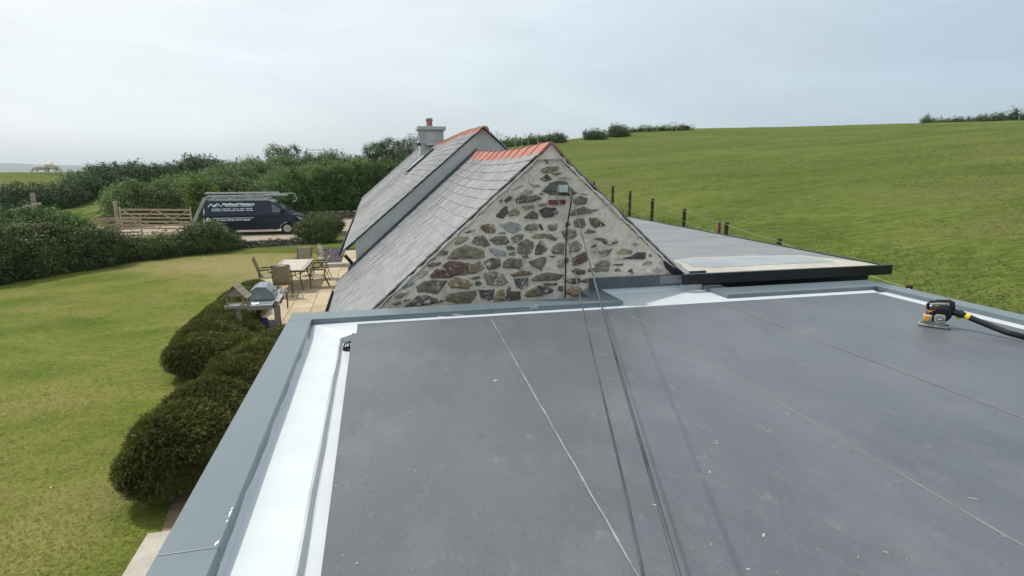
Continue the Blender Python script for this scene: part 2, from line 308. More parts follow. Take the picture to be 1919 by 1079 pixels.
# ------------------------------------------------------------------ mesh helpers
class MB:
    def __init__(s): s.v = []; s.f = []
    def add(s, vs, fs):
        o = len(s.v); s.v += [tuple(map(float, p)) for p in vs]; s.f += [tuple(o + i for i in f) for f in fs]; return s
    def box(s, c, d, rot=None):
        x, y, z = d[0] / 2, d[1] / 2, d[2] / 2
        vs = [Vector(p) for p in [(-x, -y, -z), (x, -y, -z), (x, y, -z), (-x, y, -z), (-x, -y, z), (x, -y, z), (x, y, z), (-x, y, z)]]
        if rot is not None:
            m = rot if isinstance(rot, Matrix) else Euler(rot).to_matrix()
            vs = [m @ p for p in vs]
        c = Vector(c)
        return s.add([p + c for p in vs], [(0, 3, 2, 1), (4, 5, 6, 7), (0, 1, 5, 4), (1, 2, 6, 5), (2, 3, 7, 6), (3, 0, 4, 7)])
    def bar(s, a, b, w, h=None, up=(0, 0, 1)):
        a, b = Vector(a), Vector(b); d = (b - a); L = d.length; d.normalize()
        u = Vector(up); x = d.cross(u)
        if x.length < 1e-4: x = d.cross(Vector((1, 0, 0)))
        x.normalize(); y = x.cross(d)
        m = Matrix((x, d, y)).transposed()
        return s.box((a + b) / 2, (w, L, h or w), m)
    def tube(s, pts, r, n=6, cap=True):
        P = [Vector(p) for p in pts]; k = len(P)
        rs = r if isinstance(r, (list, tuple)) else [r] * k
        o = len(s.v); prev = None
        for i, p in enumerate(P):
            d = (P[min(i + 1, k - 1)] - P[max(i - 1, 0)]).normalized()
            if prev is None:
                x = d.cross(Vector((0, 0, 1)))
                if x.length < 1e-3: x = d.cross(Vector((1, 0, 0)))
            else:
                x = prev - d * prev.dot(d)
            x.normalize(); prev = x; y = d.cross(x)
            for j in range(n):
                a = 2 * math.pi * j / n
                s.v.append(tuple(p + (x * math.cos(a) + y * math.sin(a)) * rs[i]))
        for i in range(k - 1):
            for j in range(n):
                j2 = (j + 1) % n
                s.f.append((o + i * n + j, o + i * n + j2, o + (i + 1) * n + j2, o + (i + 1) * n + j))
        if cap:
            s.f.append(tuple(o + j for j in range(n))[::-1]); s.f.append(tuple(o + (k - 1) * n + j for j in range(n)))
        return s
    def lathe(s, prof, c=(0, 0, 0), n=14, axis='z'):
        o = len(s.v)
        for r, h in prof:
            for j in range(n):
                a = 2 * math.pi * j / n; p = (r * math.cos(a), r * math.sin(a), h)
                if axis == 'y': p = (p[0], p[2], p[1])
                if axis == 'x': p = (p[2], p[0], p[1])
                s.v.append((p[0] + c[0], p[1] + c[1], p[2] + c[2]))
        for i in range(len(prof) - 1):
            for j in range(n):
                j2 = (j + 1) % n; s.f.append((o + i * n + j, o + i * n + j2, o + (i + 1) * n + j2, o + (i + 1) * n + j))
        s.f.append(tuple(o + j for j in range(n))[::-1]); s.f.append(tuple(o + (len(prof) - 1) * n + j for j in range(n)))
        return s
    def prism(s, poly, off):
        """extrude a 3D polygon by a vector"""
        n = len(poly); a = [Vector(p) for p in poly]; b = [p + Vector(off) for p in a]
        return s.add(a + b, [tuple(range(n))[::-1], tuple(range(n, 2 * n))] + [(i, (i + 1) % n, n + (i + 1) % n, n + i) for i in range(n)])
    def mesh(s, name):
        me = bpy.data.meshes.new(name); me.from_pydata(s.v, [], s.f); me.update()
        return me

def link(name, data, mat=None, parent=None, smooth=False, bevel=0):
    if isinstance(data, MB):
        data = data.mesh(name)
        bm = bmesh.new(); bm.from_mesh(data); bmesh.ops.recalc_face_normals(bm, faces=bm.faces); bm.to_mesh(data); bm.free()
    o = bpy.data.objects.new(name, data); COL.objects.link(o)
    if mat is not None and data is not None:
        m = MT[mat] if isinstance(mat, str) else mat
        if len(data.materials) == 0: data.materials.append(m)
    if parent is not None: o.parent = parent
    if smooth: data.shade_smooth()
    if bevel:
        b = o.modifiers.new('bevel', 'BEVEL'); b.width = bevel; b.segments = 2; b.limit_method = 'ANGLE'
    return o
def tag(o, label, cat, group=None, kind=None):
    o['label'] = label; o['category'] = cat
    if group: o['group'] = group
    if kind: o['kind'] = kind
    return o
def thing(name, label, cat, loc=(0, 0, 0), rz=0, group=None):
    o = bpy.data.objects.new(name, None); COL.objects.link(o); o.empty_display_size = 0.2
    o.location = loc; o.rotation_euler = (0, 0, rz)
    return tag(o, label, cat, group)
def struct(o, label=None, cat=None):
    o['kind'] = 'structure'
    if label: o['label'] = label; o['category'] = cat
    return o
def stuff(o):
    o['kind'] = 'stuff'; return o
def place(me, name, mat, parent, M):
    o = bpy.data.objects.new(name, me); COL.objects.link(o)
    if len(me.materials) == 0: me.materials.append(MT[mat])
    o.parent = parent; o.matrix_local = M
    return o
def dup(root, loc, rz, label=None):
    r = root.copy(); COL.objects.link(r); r.location = loc; r.rotation_euler = (0, 0, rz)
    if label: r['label'] = label
    for ch in list(root.children):
        c = ch.copy(); COL.objects.link(c); c.parent = r
        for g in ch.children:
            q = g.copy(); COL.objects.link(q); q.parent = c
    return r

def quads_mesh(name, V, rnd, nper=4):
    """V (N,nper,3) -> one mesh of N loose faces, rnd (N,) stored per vertex"""  # sprays coloured darker down in the creases, painted shade
    N = V.shape[0]
    me = bpy.data.meshes.new(name)
    me.vertices.add(N * nper); me.vertices.foreach_set('co', V.reshape(-1).astype(np.float32))
    me.loops.add(N * nper); me.loops.foreach_set('vertex_index', np.arange(N * nper, dtype=np.int32))
    me.polygons.add(N)
    me.polygons.foreach_set('loop_start', np.arange(0, N * nper, nper, dtype=np.int32))
    me.polygons.foreach_set('loop_total', np.full(N, nper, dtype=np.int32))
    a = me.attributes.new('rnd', 'FLOAT', 'POINT')
    a.data.foreach_set('value', np.repeat(rnd, nper).astype(np.float32))
    me.update(); me.validate()
    return me
def unit(a): return a / np.maximum(np.linalg.norm(a, axis=-1, keepdims=True), 1e-9)
def lump(P, k, seed, amp=1.0):
    r = np.random.default_rng(seed); out = np.zeros(len(P))
    for i in range(7):
        d = unit(r.normal(size=3)) * k * (1 + 0.9 * i / 3); out += np.sin(P @ d + r.uniform(0, 6.28)) / (1 + 0.45 * i)
    return amp * out / 3.2
def blob_points(blobs, n, seed, rough=0.16):
    """points and normals on the outer skin of a union of ellipsoids (cx,cy,cz,rx,ry,rz)"""
    r = np.random.default_rng(seed); B = np.array(blobs, float)
    area = (B[:, 3] * B[:, 4] + B[:, 3] * B[:, 5] + B[:, 4] * B[:, 5]); pick = r.choice(len(B), size=int(n * 1.9), p=area / area.sum())
    d = unit(r.normal(size=(len(pick), 3))); b = B[pick]
    P = b[:, :3] + d * b[:, 3:]; Nn = unit(d / b[:, 3:])
    s = 1 + rough * lump(P, 2.2, seed + 1) + rough * 0.6 * lump(P, 6.0, seed + 2)
    P = b[:, :3] + d * b[:, 3:] * s[:, None]
    keep = np.ones(len(P), bool)
    for i in range(len(B)):
        q = np.linalg.norm((P - B[i, :3]) / B[i, 3:], axis=1)
        keep &= ~((q < 0.86) & (pick != i))
    return P[keep][:n], Nn[keep][:n]
def leaf_quads(P, Nn, size, seed, aspect=0.55, jit=0.9):
    r = np.random.default_rng(seed); n = len(P)
    nn = unit(Nn + jit * r.normal(size=(n, 3)))
    a = unit(np.cross(nn, r.normal(size=(n, 3)))); b = np.cross(nn, a)
    L = size * r.uniform(0.6, 1.3, (n, 1)); w = L * aspect
    return np.stack([P - a * L * 0.5, P + b * w * 0.5, P + a * L * 0.5, P - b * w * 0.5], 1)
def bush(name, label, cat, blobs, nclump, per, size, mat, seed, base, group=None, clump_r=0.28, rough=0.16, stems=True, zmin=None):
    """a thing with foliage, a solid core painted dark as inner shade and stems; leaves sit in clumps on an uneven skin"""
    base = np.array(base, float)
    root = thing(name, label, cat, base, 0, group)
    r = np.random.default_rng(seed)
    Bl = [(b[0] - base[0], b[1] - base[1], b[2] - base[2], b[3], b[4], b[5]) for b in blobs]
    P, Nn = blob_points(Bl, nclump, seed, rough)
    if zmin is not None:
        k = P[:, 2] > zmin - base[2]; P, Nn = P[k], Nn[k]
    cs = r.uniform(.5, 1.7, (len(P), 1, 1)); out_ = (r.uniform(0, 1, len(P)) > .86)
    P = P + Nn * (out_ * r.uniform(.3, 1.3, len(P)) * clump_r)[:, None] + np.array([0, 0, 1.0]) * (out_ * r.uniform(0, .7, len(P)) * clump_r)[:, None]
    cs[out_] *= .55
    off = r.normal(size=(len(P), per, 3)) * clump_r * cs * np.array([0.55, 0.55, 0.45])
    LP = (P[:, None, :] + off + Nn[:, None, :] * r.uniform(-0.25, 0.25, (len(P), per, 1)) * clump_r).reshape(-1, 3)
    LN = np.repeat(unit(Nn + np.array([0, 0, 0.5])), per, 0)
    cr = np.repeat(r.uniform(0, 1, len(P)), per)
    V = leaf_quads(LP, LN, size, seed + 3)
    link('foliage', quads_mesh('foliage', V, np.clip(0.55 * cr + 0.45 * r.uniform(0, 1, len(LP)), 0, 1)), mat, root)
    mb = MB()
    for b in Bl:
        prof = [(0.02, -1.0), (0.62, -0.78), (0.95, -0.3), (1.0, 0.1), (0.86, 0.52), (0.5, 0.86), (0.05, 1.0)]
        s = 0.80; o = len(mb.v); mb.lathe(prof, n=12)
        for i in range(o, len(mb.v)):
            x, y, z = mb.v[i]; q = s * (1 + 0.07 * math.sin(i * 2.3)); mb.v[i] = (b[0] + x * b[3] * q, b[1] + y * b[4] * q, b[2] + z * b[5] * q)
    link('shade_core', mb, 'core', root, smooth=True)
    if stems:
        mb = MB()
        for b in Bl[:: max(1, len(Bl) // 5)]:
            for k in range(2):
                x0, y0 = b[0] + r.normal() * 0.12, b[1] + r.normal() * 0.12
                mb.tube([(x0, y0, -0.1), (x0 * 0.8 + b[0] * 0.2 + r.normal() * .05, y0, max(0.1, b[2] * 0.5)), (b[0] + r.normal() * .2, b[1] + r.normal() * .2, b[2] + 0.3 * b[5])], [0.06, 0.045, 0.02], n=6)
        link('stem', mb, 'bark', root)
    return root

# ------------------------------------------------------------------ terrain
CP = [(-40,-20,0),(-15,-15,0),(0,-15,0),(-40,8,0.1),(-15,8,0),(-6,8,0),(-24,22,0.1),(-12,24,0),(-6,22,0),(-2,20,0),(-3,30,.25),(-8,30,.1),
  (-5,35,.5),(-12,36,.5),(-8,40,.6),(-14.5,33,.35),(-17,42,.9),(-18.7,46.4,1.25),(-21,51,1.5),(-19,56,2.4),(-26.6,53.8,2.0),(-24,50.5,1.2),(-30,45,1.1),(-28.5,55.5,2.45),(-32,68,3.6),(-26,76,3.62),(-45,60,3.5),(-62,46,3.4),(-40,42,1.3),(-30,36,.9),(-36,74,3.55),
  (-3,48,.9),(0,60,2.6),(-10,69,3.8),(3,75,4.6),(-17,63,3.2),(-60,120,-3),(-30,120,-2),(0,125,3),(-90,70,1),(-90,0,0),(-60,-20,0),
  (10,25.3,2.15),(10,19.4,1.75),(10,14.7,1.35),(10,12.4,1.15),(10,8.8,.75),(10,2,.35),(10,40,3.2),(15,60,5.2),(8,52,3.2),(4,30,1.3),(3,20,.7),(5,12,.5),(4,0,0),(6,40,2.0),
  (14,9,1.2),(14,18,2.05),(18,0,1.0),(30,20,3.7),(50,40,6.8),(40,10,3.9),(80,0,6.5),(100,50,10.2),(60,-30,4.0),(25,45,4.7),(60,75,9.2),(35,65,6.6),
  (114,81,11.65),(83,100,11.75),(60,105,11.3),(44.4,100.6,10.45),(28.9,85.2,8.0),(21.5,77,7.3),(150,120,8.5),(95,145,8),(40,145,5.5),(10,110,4.5),(150,40,9.5),(150,-20,6)]
CP = np.array(CP, float)
def _u(r2): return np.where(r2 > 1e-9, r2 * np.log(np.maximum(r2, 1e-9)), 0.0)
_n = len(CP); _d2 = ((CP[:, None, :2] - CP[None, :, :2]) ** 2).sum(-1)
_A = np.zeros((_n + 3, _n + 3)); _A[:_n, :_n] = _u(_d2) + np.eye(_n) * 30.0
_A[:_n, _n] = 1; _A[:_n, _n + 1:] = CP[:, :2]; _A[_n, :_n] = 1; _A[_n + 1:, :_n] = CP[:, :2].T
_w = np.linalg.solve(_A, np.concatenate([CP[:, 2], [0, 0, 0]]))
def sstep(a, b, x):
    t = np.clip((x - a) / (b - a), 0, 1); return t * t * (3 - 2 * t)
def ground(x, y):
    x = np.atleast_1d(np.asarray(x, float)); y = np.atleast_1d(np.asarray(y, float))
    d2 = (x[:, None] - CP[None, :, 0]) ** 2 + (y[:, None] - CP[None, :, 1]) ** 2
    z = _u(d2) @ _w[:_n] + _w[_n] + _w[_n + 1] * x + _w[_n + 2] * y
    # level garden and building plot
    m = sstep(-34, -24, x) * (1 - sstep(6.2, 9.5, x)) * sstep(-30, -20, y) * (1 - sstep(27.5, 31.5, y))
    z = z * (1 - m) - 0.05 * m
    m2 = sstep(-20, -16, x) * (1 - sstep(0.5, 3.5, x)) * sstep(28.5, 31, y) * (1 - sstep(42, 46, y))
    z = z * (1 - m2) + m2 * np.minimum(z, 0.12)
    e = np.maximum(sstep(120, 230, np.hypot(x - 25, y - 50)), 0)
    z = z * (1 - e) - 25 * e
    return z
def gz(x, y): return float(ground(x, y)[0])
def axis(lo, hi, fine_lo, fine_hi, fs, cs):
    a = [fine_lo]
    while a[-1] < fine_hi: a.append(a[-1] + fs)
    s = fs
    while a[-1] < hi: s = min(s * 1.12, cs); a.append(a[-1] + s)
    s = fs; lo_a = [fine_lo]
    while lo_a[-1] > lo: s = min(s * 1.12, cs); lo_a.append(lo_a[-1] - s)
    return np.array(lo_a[::-1][:-1] + a)
xs = axis(-280, 330, -34, 40, 0.8, 14); ys = axis(-160, 360, -4, 60, 0.8, 14)
XX, YY = np.meshgrid(xs, ys)
ZZ = ground(XX.ravel(), YY.ravel())
bumpy = (np.hypot(XX.ravel(), YY.ravel()) < 140)
ZZ = ZZ + bumpy * (0.05 * lump(np.stack([XX.ravel(), YY.ravel(), 0 * ZZ], 1), 1.6, 5) + 0.12 * lump(np.stack([XX.ravel(), YY.ravel(), 0 * ZZ], 1), 0.35, 6)) * (np.abs(ZZ) > 0.3)
nx, ny = len(xs), len(ys)
idx = np.arange(nx * ny).reshape(ny, nx)
F = np.stack([idx[:-1, :-1], idx[:-1, 1:], idx[1:, 1:], idx[1:, :-1]], -1).reshape(-1, 4)
me = bpy.data.meshes.new('pasture')
me.from_pydata(np.stack([XX.ravel(), YY.ravel(), ZZ], 1).tolist(), [], F.tolist())
struct(link('pasture', me, 'field', smooth=True))
# far lowland out to the horizon, and a line of hills beyond it
mb = MB()
ringv = []
for rr in (150, 400, 1200, 3500, 6500):
    for k in range(48):
        a = 2 * math.pi * k / 48; mb.v.append((25 + rr * math.cos(a), 50 + rr * math.sin(a), -25.2 - rr * 0.0004))
for i in range(4):
    for k in range(48):
        k2 = (k + 1) % 48; mb.f.append((i * 48 + k, i * 48 + k2, (i + 1) * 48 + k2, (i + 1) * 48 + k))
struct(link('lowland', mb, 'sea'))
def hills(name, dist, a0, a1, hts, depth):
    mb = MB(); n = 60; rows = 7
    for j in range(rows):
        v = j / (rows - 1)
        for i in range(n):
            u = i / (n - 1); a = R(a0 + (a1 - a0) * u); h = np.interp(u, np.linspace(0, 1, len(hts)), hts)
            h *= (1 + 0.12 * math.sin(u * 37) + 0.07 * math.sin(u * 91))
            d = dist + depth * v
            mb.v.append((d * math.sin(a), d * math.cos(a), -27 + (h + 27) * math.sin(v * math.pi) ** 0.8))
    for j in range(rows - 1):
        for i in range(n - 1): mb.f.append((j * n + i, j * n + i + 1, (j + 1) * n + i + 1, (j + 1) * n + i))
    struct(link(name, mb, 'hill', smooth=True))
hills('hills', 4200, -62, -8, (10, 26, 40, 34, 20, 34, 46, 40, 16, 10, 14, 8), 1500)

# ------------------------------------------------------------------ lawn
def sheet(name, x0, x1, y0, y1, z, step, mat, amp=0.0, mask=None):
    gx = np.arange(x0, x1 + step / 2, step); gy = np.arange(y0, y1 + step / 2, step)
    X, Y = np.meshgrid(gx, gy); P = np.stack([X.ravel(), Y.ravel(), np.zeros(X.size)], 1)
    Z = z + amp * lump(P, 1.1, 21) + amp * 0.5 * lump(P, 3.3, 22)
    id_ = np.arange(X.size).reshape(X.shape)
    f = np.stack([id_[:-1, :-1], id_[:-1, 1:], id_[1:, 1:], id_[1:, :-1]], -1).reshape(-1, 4)
    if mask is not None:
        c = P[f].mean(1); f = f[mask(c[:, 0], c[:, 1])]
    me = bpy.data.meshes.new(name); me.from_pydata(np.stack([P[:, 0], P[:, 1], Z], 1).tolist(), [], f.tolist())
    return struct(link(name, me, mat, smooth=True))
def far_lawn(x): return np.interp(x, [-24, -14.1, -11.4, -9.7, -7.1, -4.9, -2.6], [22, 25.6, 27.8, 29.0, 30.2, 30.5, 31.9])
def patio_left(y): return np.interp(y, [5, 6.3, 6.5, 12, 16, 21.8, 24.2], [-2.65, -2.65, -2.5, -2.7, -3.1, -4.15, -2.2])
lawn_o = sheet('lawn', -24, -0.9, -6, 32, 0.0, 0.25, 'lawn', 0.012, lambda x, y: (y < far_lawn(x) + 0.3))
co = np.empty(len(lawn_o.data.vertices) * 3); lawn_o.data.vertices.foreach_get('co', co); co = co.reshape(-1, 3)
def dryness(x, y): return np.exp(-((x + 7.2) ** 2 / 14 + (y - 26.2) ** 2 / 7)) + .75 * np.exp(-((x + 4.6) ** 2 / 5 + (y - 24) ** 2 / 30)) + .5 * np.exp(-((x + 3.6) ** 2 / 1.0 + (y - 7.0) ** 2 / 4))
at = lawn_o.data.attributes.new('dry', 'FLOAT', 'POINT'); at.data.foreach_set('value', dryness(co[:, 0], co[:, 1]).astype(np.float32))
_lm = MT['lawn']; _n2, _l2 = _lm.node_tree.nodes, _lm.node_tree.links
_b2 = _n2['Principled BSDF']; _src = _b2.inputs['Base Color'].links[0].from_socket
_at = _n2.new('ShaderNodeAttribute'); _at.attribute_name = 'dry'
_nz = _n2.new('ShaderNodeTexNoise'); _nz.inputs['Scale'].default_value = 1.6; _nz.inputs['Detail'].default_value = 8
_tc = _n2.new('ShaderNodeTexCoord'); _l2.new(_tc.outputs['Object'], _nz.inputs['Vector'])
_mm = _n2.new('ShaderNodeMath'); _mm.operation = 'MULTIPLY'; _l2.new(_at.outputs['Fac'], _mm.inputs[0]); _l2.new(_nz.outputs[0], _mm.inputs[1])
_mr = _n2.new('ShaderNodeMapRange'); _mr.inputs[1].default_value = .12; _mr.inputs[2].default_value = .5; _l2.new(_mm.outputs[0], _mr.inputs[0])
_mx = _n2.new('ShaderNodeMixRGB'); _mx.inputs[2].default_value = (.245, .215, .088, 1); _l2.new(_mr.outputs[0], _mx.inputs[0]); _l2.new(_src, _mx.inputs[1]); _l2.new(_mx.outputs[0], _b2.inputs['Base Color'])
# short blades standing in the mown lawn
n = 240000
u = rng.uniform(0, 1, n); gy = 5.6 + 26 * u ** 1.6; gx = rng.uniform(-15.5, -1.0, n)
k = (gy < far_lawn(gx)) & (gx > -0.62 * gy - 0.6) & ~((gx > patio_left(gy)) & (gy < 24.2))
gx, gy = gx[k], gy[k]; n = len(gx)
P = np.stack([gx, gy, rng.uniform(.010, .022, n) + .012 * lump(np.stack([gx, gy, 0 * gx], 1), 1.1, 21)], 1)
dryp = 0.18 * lump(np.stack([gx, gy, 0 * gx], 1), 0.8, 31) + 0.45 * dryness(gx, gy)
V = leaf_quads(P, np.tile([0, 0, 1.0], (n, 1)), .045, 77, .16, .30)
o = link('grass_blades', quads_mesh('grass_blades', V, np.clip(rng.uniform(0, .8, n) + dryp, 0, 1)), 'blade')
stuff(tag(o, 'short mown grass of the garden lawn', 'grass'))
# daisies and pale flecks in the lawn
n = 90; gy = 7 + 20 * rng.uniform(0, 1, n) ** 1.4; gx = -1.5 - rng.uniform(0.2, 1, n) * 0.6 * gy
k = (gx < patio_left(gy) - 0.3) & (gy < far_lawn(gx) - 0.5); gx, gy = gx[k], gy[k]
P = np.stack([gx, gy, np.full(len(gx), 0.035)], 1)
o = link('clover_flowers', quads_mesh('clover_flowers', leaf_quads(P, np.tile([0, 0, 1.0], (len(P), 1)), 0.015, 5, 0.9, 0.3), rng.uniform(0, 1, len(P))), 'print')
stuff(tag(o, 'tiny white flowers scattered in the lawn', 'flowers'))

# ------------------------------------------------------------------ patio, gravel bed, drive
pp_ = [(-0.6, 15.0), (-0.6, 24.0)] + [(float(patio_left(y)) + .12, y) for y in (24.0, 23.2, 22.4, 21.8, 20, 18, 16, 15)]
pat = struct(link('patio', MB().prism([(x, y, -0.06) for x, y in pp_], (0, 0, 0.062)).prism([(-2.58, 1, -.06), (-.6, 1, -.06), (-.6, 6.35, -.06), (-2.58, 6.35, -.06)], (0, 0, .062)), 'joint'))
struct(link('soil_bed', MB().prism([(-2.5, 6.35, -.05), (-.6, 6.35, -.05), (-.6, 15, -.05), (-3.0, 15, -.05), (-3.2, 12, -.05), (-2.75, 8, -.05)], (0, 0, .062)), 'earth'))
r2 = random.Random(5)
slab_cache = {}
def slab(x0, x1, y0, y1, zt, mat='paver', parent=None, name='paving_slab', th=0.045):
    key = (round(x1 - x0, 2), round(y1 - y0, 2), mat)
    if key not in slab_cache:
        w, d = key[0] / 2 - 0.006, key[1] / 2 - 0.006; c = 0.008
        m = MB(); m.add([(-w, -d, -th), (w, -d, -th), (w, d, -th), (-w, d, -th), (-w, -d, -c), (w, -d, -c), (w, d, -c), (-w, d, -c),
            (-w + c, -d + c, 0), (w - c, -d + c, 0), (w - c, d - c, 0), (-w + c, d - c, 0)],
            [(0, 3, 2, 1), (0, 1, 5, 4), (1, 2, 6, 5), (2, 3, 7, 6), (3, 0, 4, 7), (4, 5, 9, 8), (5, 6, 10, 9), (6, 7, 11, 10), (7, 4, 8, 11), (8, 9, 10, 11)])
        me = m.mesh(name); me.materials.append(MT[mat]); slab_cache[key] = me
    M = Matrix.Translation(((x0 + x1) / 2, (y0 + y1) / 2, zt + r2.uniform(-.003, .003))) @ Euler((r2.uniform(-.004, .004), r2.uniform(-.004, .004), r2.uniform(-.004, .004))).to_matrix().to_4x4()
    return place(slab_cache[key], name, mat, parent or pat, M)
for (a_, b_, c_, d_) in [(-2.65, -1.75, 5.5, 6.4), (-1.75, -.85, 5.5, 6.4), (-2.65, -1.75, 4.6, 5.5), (-1.75, -.85, 4.6, 5.5), (-2.65, -1.75, 3.7, 4.6), (-1.75, -.85, 3.7, 4.6), (-2.65, -1.75, 2.8, 3.7), (-1.75, -.85, 2.8, 3.7)]:
    slab(a_, b_, c_, d_, .02, 'concrete')
cx0 = -4.2
for wdt in (0.6, 0.45, 0.6, 0.6, 0.45, 0.6, 0.3):
    y = 14.9 + r2.choice([0, .15, .3])
    while y < 24.0:
        L = r2.choice([0.45, 0.6, 0.6, 0.9, 0.9, 0.3])
        if y + L > 24.0: L = 24.0 - y
        if L > 0.1 and cx0 + wdt * 0.3 >= patio_left(y + L / 2) - (0.05 if y > 15 else 0.0): slab(cx0, cx0 + wdt, y, y + L, 0.012)
        y += L
    cx0 += wdt
# raised step by the house with pale slab and the slate bed beyond
st = struct(link('garden_step', MB().box((-1.45, 24.16, 0.075), (1.5, 0.28, 0.17)), 'concrete', bevel=0.01))
for y0, y1 in ((24.35, 25.0), (25.02, 25.7), (25.72, 26.4), (26.42, 27.1), (27.12, 27.8)):
    slab(-1.5, -0.75, y0, y1, 0.17, 'paver', st)
bedp = [(-2.2, 24.3), (-1.5, 24.3), (-1.5, 27.8), (-0.75, 27.8), (-0.75, 34.5), (-2.6, 34.5), (-2.9, 31.5), (-2.5, 28)]
mb = MB(); mb.prism([(x, y, -0.05) for x, y in bedp], (0, 0, 0.14))
bed = struct(link('slate_bed', mb, 'earth'))
n = 26000
gx = rng.uniform(-2.95, -0.75, n); gy = rng.uniform(24.3, 34.5, n)
lx = np.interp(gy, [24.3, 28, 31.5, 34.5], [-2.2, -2.5, -2.9, -2.6])
k = (gx > lx) & ~((gx > -1.5) & (gy < 27.8)); gx, gy = gx[k], gy[k]
P = np.stack([gx, gy, 0.095 + rng.uniform(0, 0.02, len(gx))], 1)
o = link('slate_chippings', quads_mesh('slate_chippings', leaf_quads(P, np.tile([0, 0, 1.0], (len(P), 1)), 0.06, 9, 0.6, 0.35), rng.uniform(0, 1, len(P))), 'chips', bed)
stuff(o)
drive = struct(link('driveway', MB().prism([(-22, 33.0, .1), (-14, 31.8, .1), (-8.2, 30.75, .1), (-3.2, 31.2, .1), (-2.6, 34.6, .1), (0.4, 34.6, .1), (0.4, 44, .1), (-9, 44, .1), (-20, 43, .1)], (0, 0, 0.29)), 'gravel'))
DZ = 0.39
# wheel-worn ruts on the track through the gate
def onground(px, py):
    d = ray(px, py); t = 5.0
    for _ in range(400):
        p = CAM + d * t
        if p[2] < gz(p[0], p[1]): break
        t += .35
    return p
for pl_ in ([(232, 386), (205, 391), (175, 399), (145, 408)], [(232, 398), (205, 404), (180, 411), (160, 418)]):
    P_ = [onground(*q) for q in pl_]; mb = MB(); kk = 0
    for a_, b_ in zip(P_, P_[1:]):
        for t in np.linspace(0, 1, 9)[:-1]:
            x, y = a_[0] + (b_[0] - a_[0]) * t, a_[1] + (b_[1] - a_[1]) * t; w = .22 + .10 * math.sin(kk * 1.7); kk += 1
            mb.v += [(x, y - w, gz(x, y - w) + .10), (x, y + w, gz(x, y + w) + .10)]
    mb.f = [(2 * q, 2 * q + 1, 2 * q + 3, 2 * q + 2) for q in range(kk - 1)]
    struct(link('track', mb, 'earth'))

# ------------------------------------------------------------------ near flat roof
RZ, CT = 2.40, 2.46                     # membrane level, coping top
ext = thing('flat_roof_extension', 'flat grey membrane roof with slate-blue metal copings and white coated gutters', 'roof', (0, 0, 0))
link('wall', MB().box((2.9, 0.9, 1.1), (7.5, 10.6, 2.2)), 'ext_wall', ext)
link('deck', MB().prism([(-0.25, -4.2, 2.2), (6.5, -4.2, 2.2), (6.5, 6.1, 2.2), (-0.25, 6.1, 2.2)], (0, 0, 0.19)).box((-0.55, 0.95, 2.24), (0.62, 10.4, 0.1)).box((3.5, 6.4, 2.28), (1.5, 0.72, 0.22)), 'dark_metal', ext)
# membrane sheets, lapped one over the next
def sheet_part(a, b, z):
    """a,b: (x at y=-4.2, x at y=5.94)"""
    m = MB(); ny_ = 14; nx_ = 5
    for j in range(ny_ + 1):
        y = -4.2 + (5.94 + 4.2) * j / ny_
        for i in range(nx_ + 1):
            t = i / nx_; x = (a[0] + (a[1] - a[0]) * j / ny_) * (1 - t) + (b[0] + (b[1] - b[0]) * j / ny_) * t
            edge = 0.0
            m.v.append((x, y, z + edge))
    for j in range(ny_):
        for i in range(nx_): m.f.append((j * (nx_ + 1) + i, j * (nx_ + 1) + i + 1, (j + 1) * (nx_ + 1) + i + 1, (j + 1) * (nx_ + 1) + i))
    o = link('membrane_sheet', m, 'membrane', ext)
    sm = o.modifiers.new('thick', 'SOLIDIFY'); sm.thickness = 0.006; sm.offset = -1
    return o
sheet_part((-0.285, -0.285), (0.70, 1.23), RZ)
sheet_part((0.63, 1.158), (2.59, 2.70), RZ + 0.002)
sheet_part((2.50, 2.61), (4.20, 4.08), RZ)
sheet_part((4.13, 4.00), (6.33, 6.33), RZ + 0.002)
def strip(name, pts, w, z, mat, parent, seed):
    r = random.Random(seed); m = MB(); n = 60
    P = [Vector((*p, 0)) for p in pts]
    for i in range(n + 1):
        t = i / n * (len(P) - 1); k = min(int(t), len(P) - 2); p = P[k].lerp(P[k + 1], t - k)
        d = (P[k + 1] - P[k]).normalized(); s = Vector((-d.y, d.x, 0)); ww = w * r.uniform(0.35, 1.3); j = r.uniform(-.3, .3) * w
        m.v += [tuple(p + s * (ww / 2 + j) + Vector((0, 0, z))), tuple(p - s * (ww / 2 - j) + Vector((0, 0, z)))]
    m.f = [(2 * i, 2 * i + 1, 2 * i + 3, 2 * i + 2) for i in range(n)]
    return link(name, m, mat, parent)
strip('seam_line', [(0.645, -4.1), (1.162, 5.85)], 0.010, RZ + 0.0032, 'seam', ext, 1)
strip('seam_line', [(2.592, -4.1), (2.70, 5.9)], 0.012, RZ + 0.0032, 'seam_faint', ext, 2)
strip('seam_line', [(4.140, -4.1), (4.013, 5.9)], 0.012, RZ + 0.0032, 'seam_faint', ext, 3)
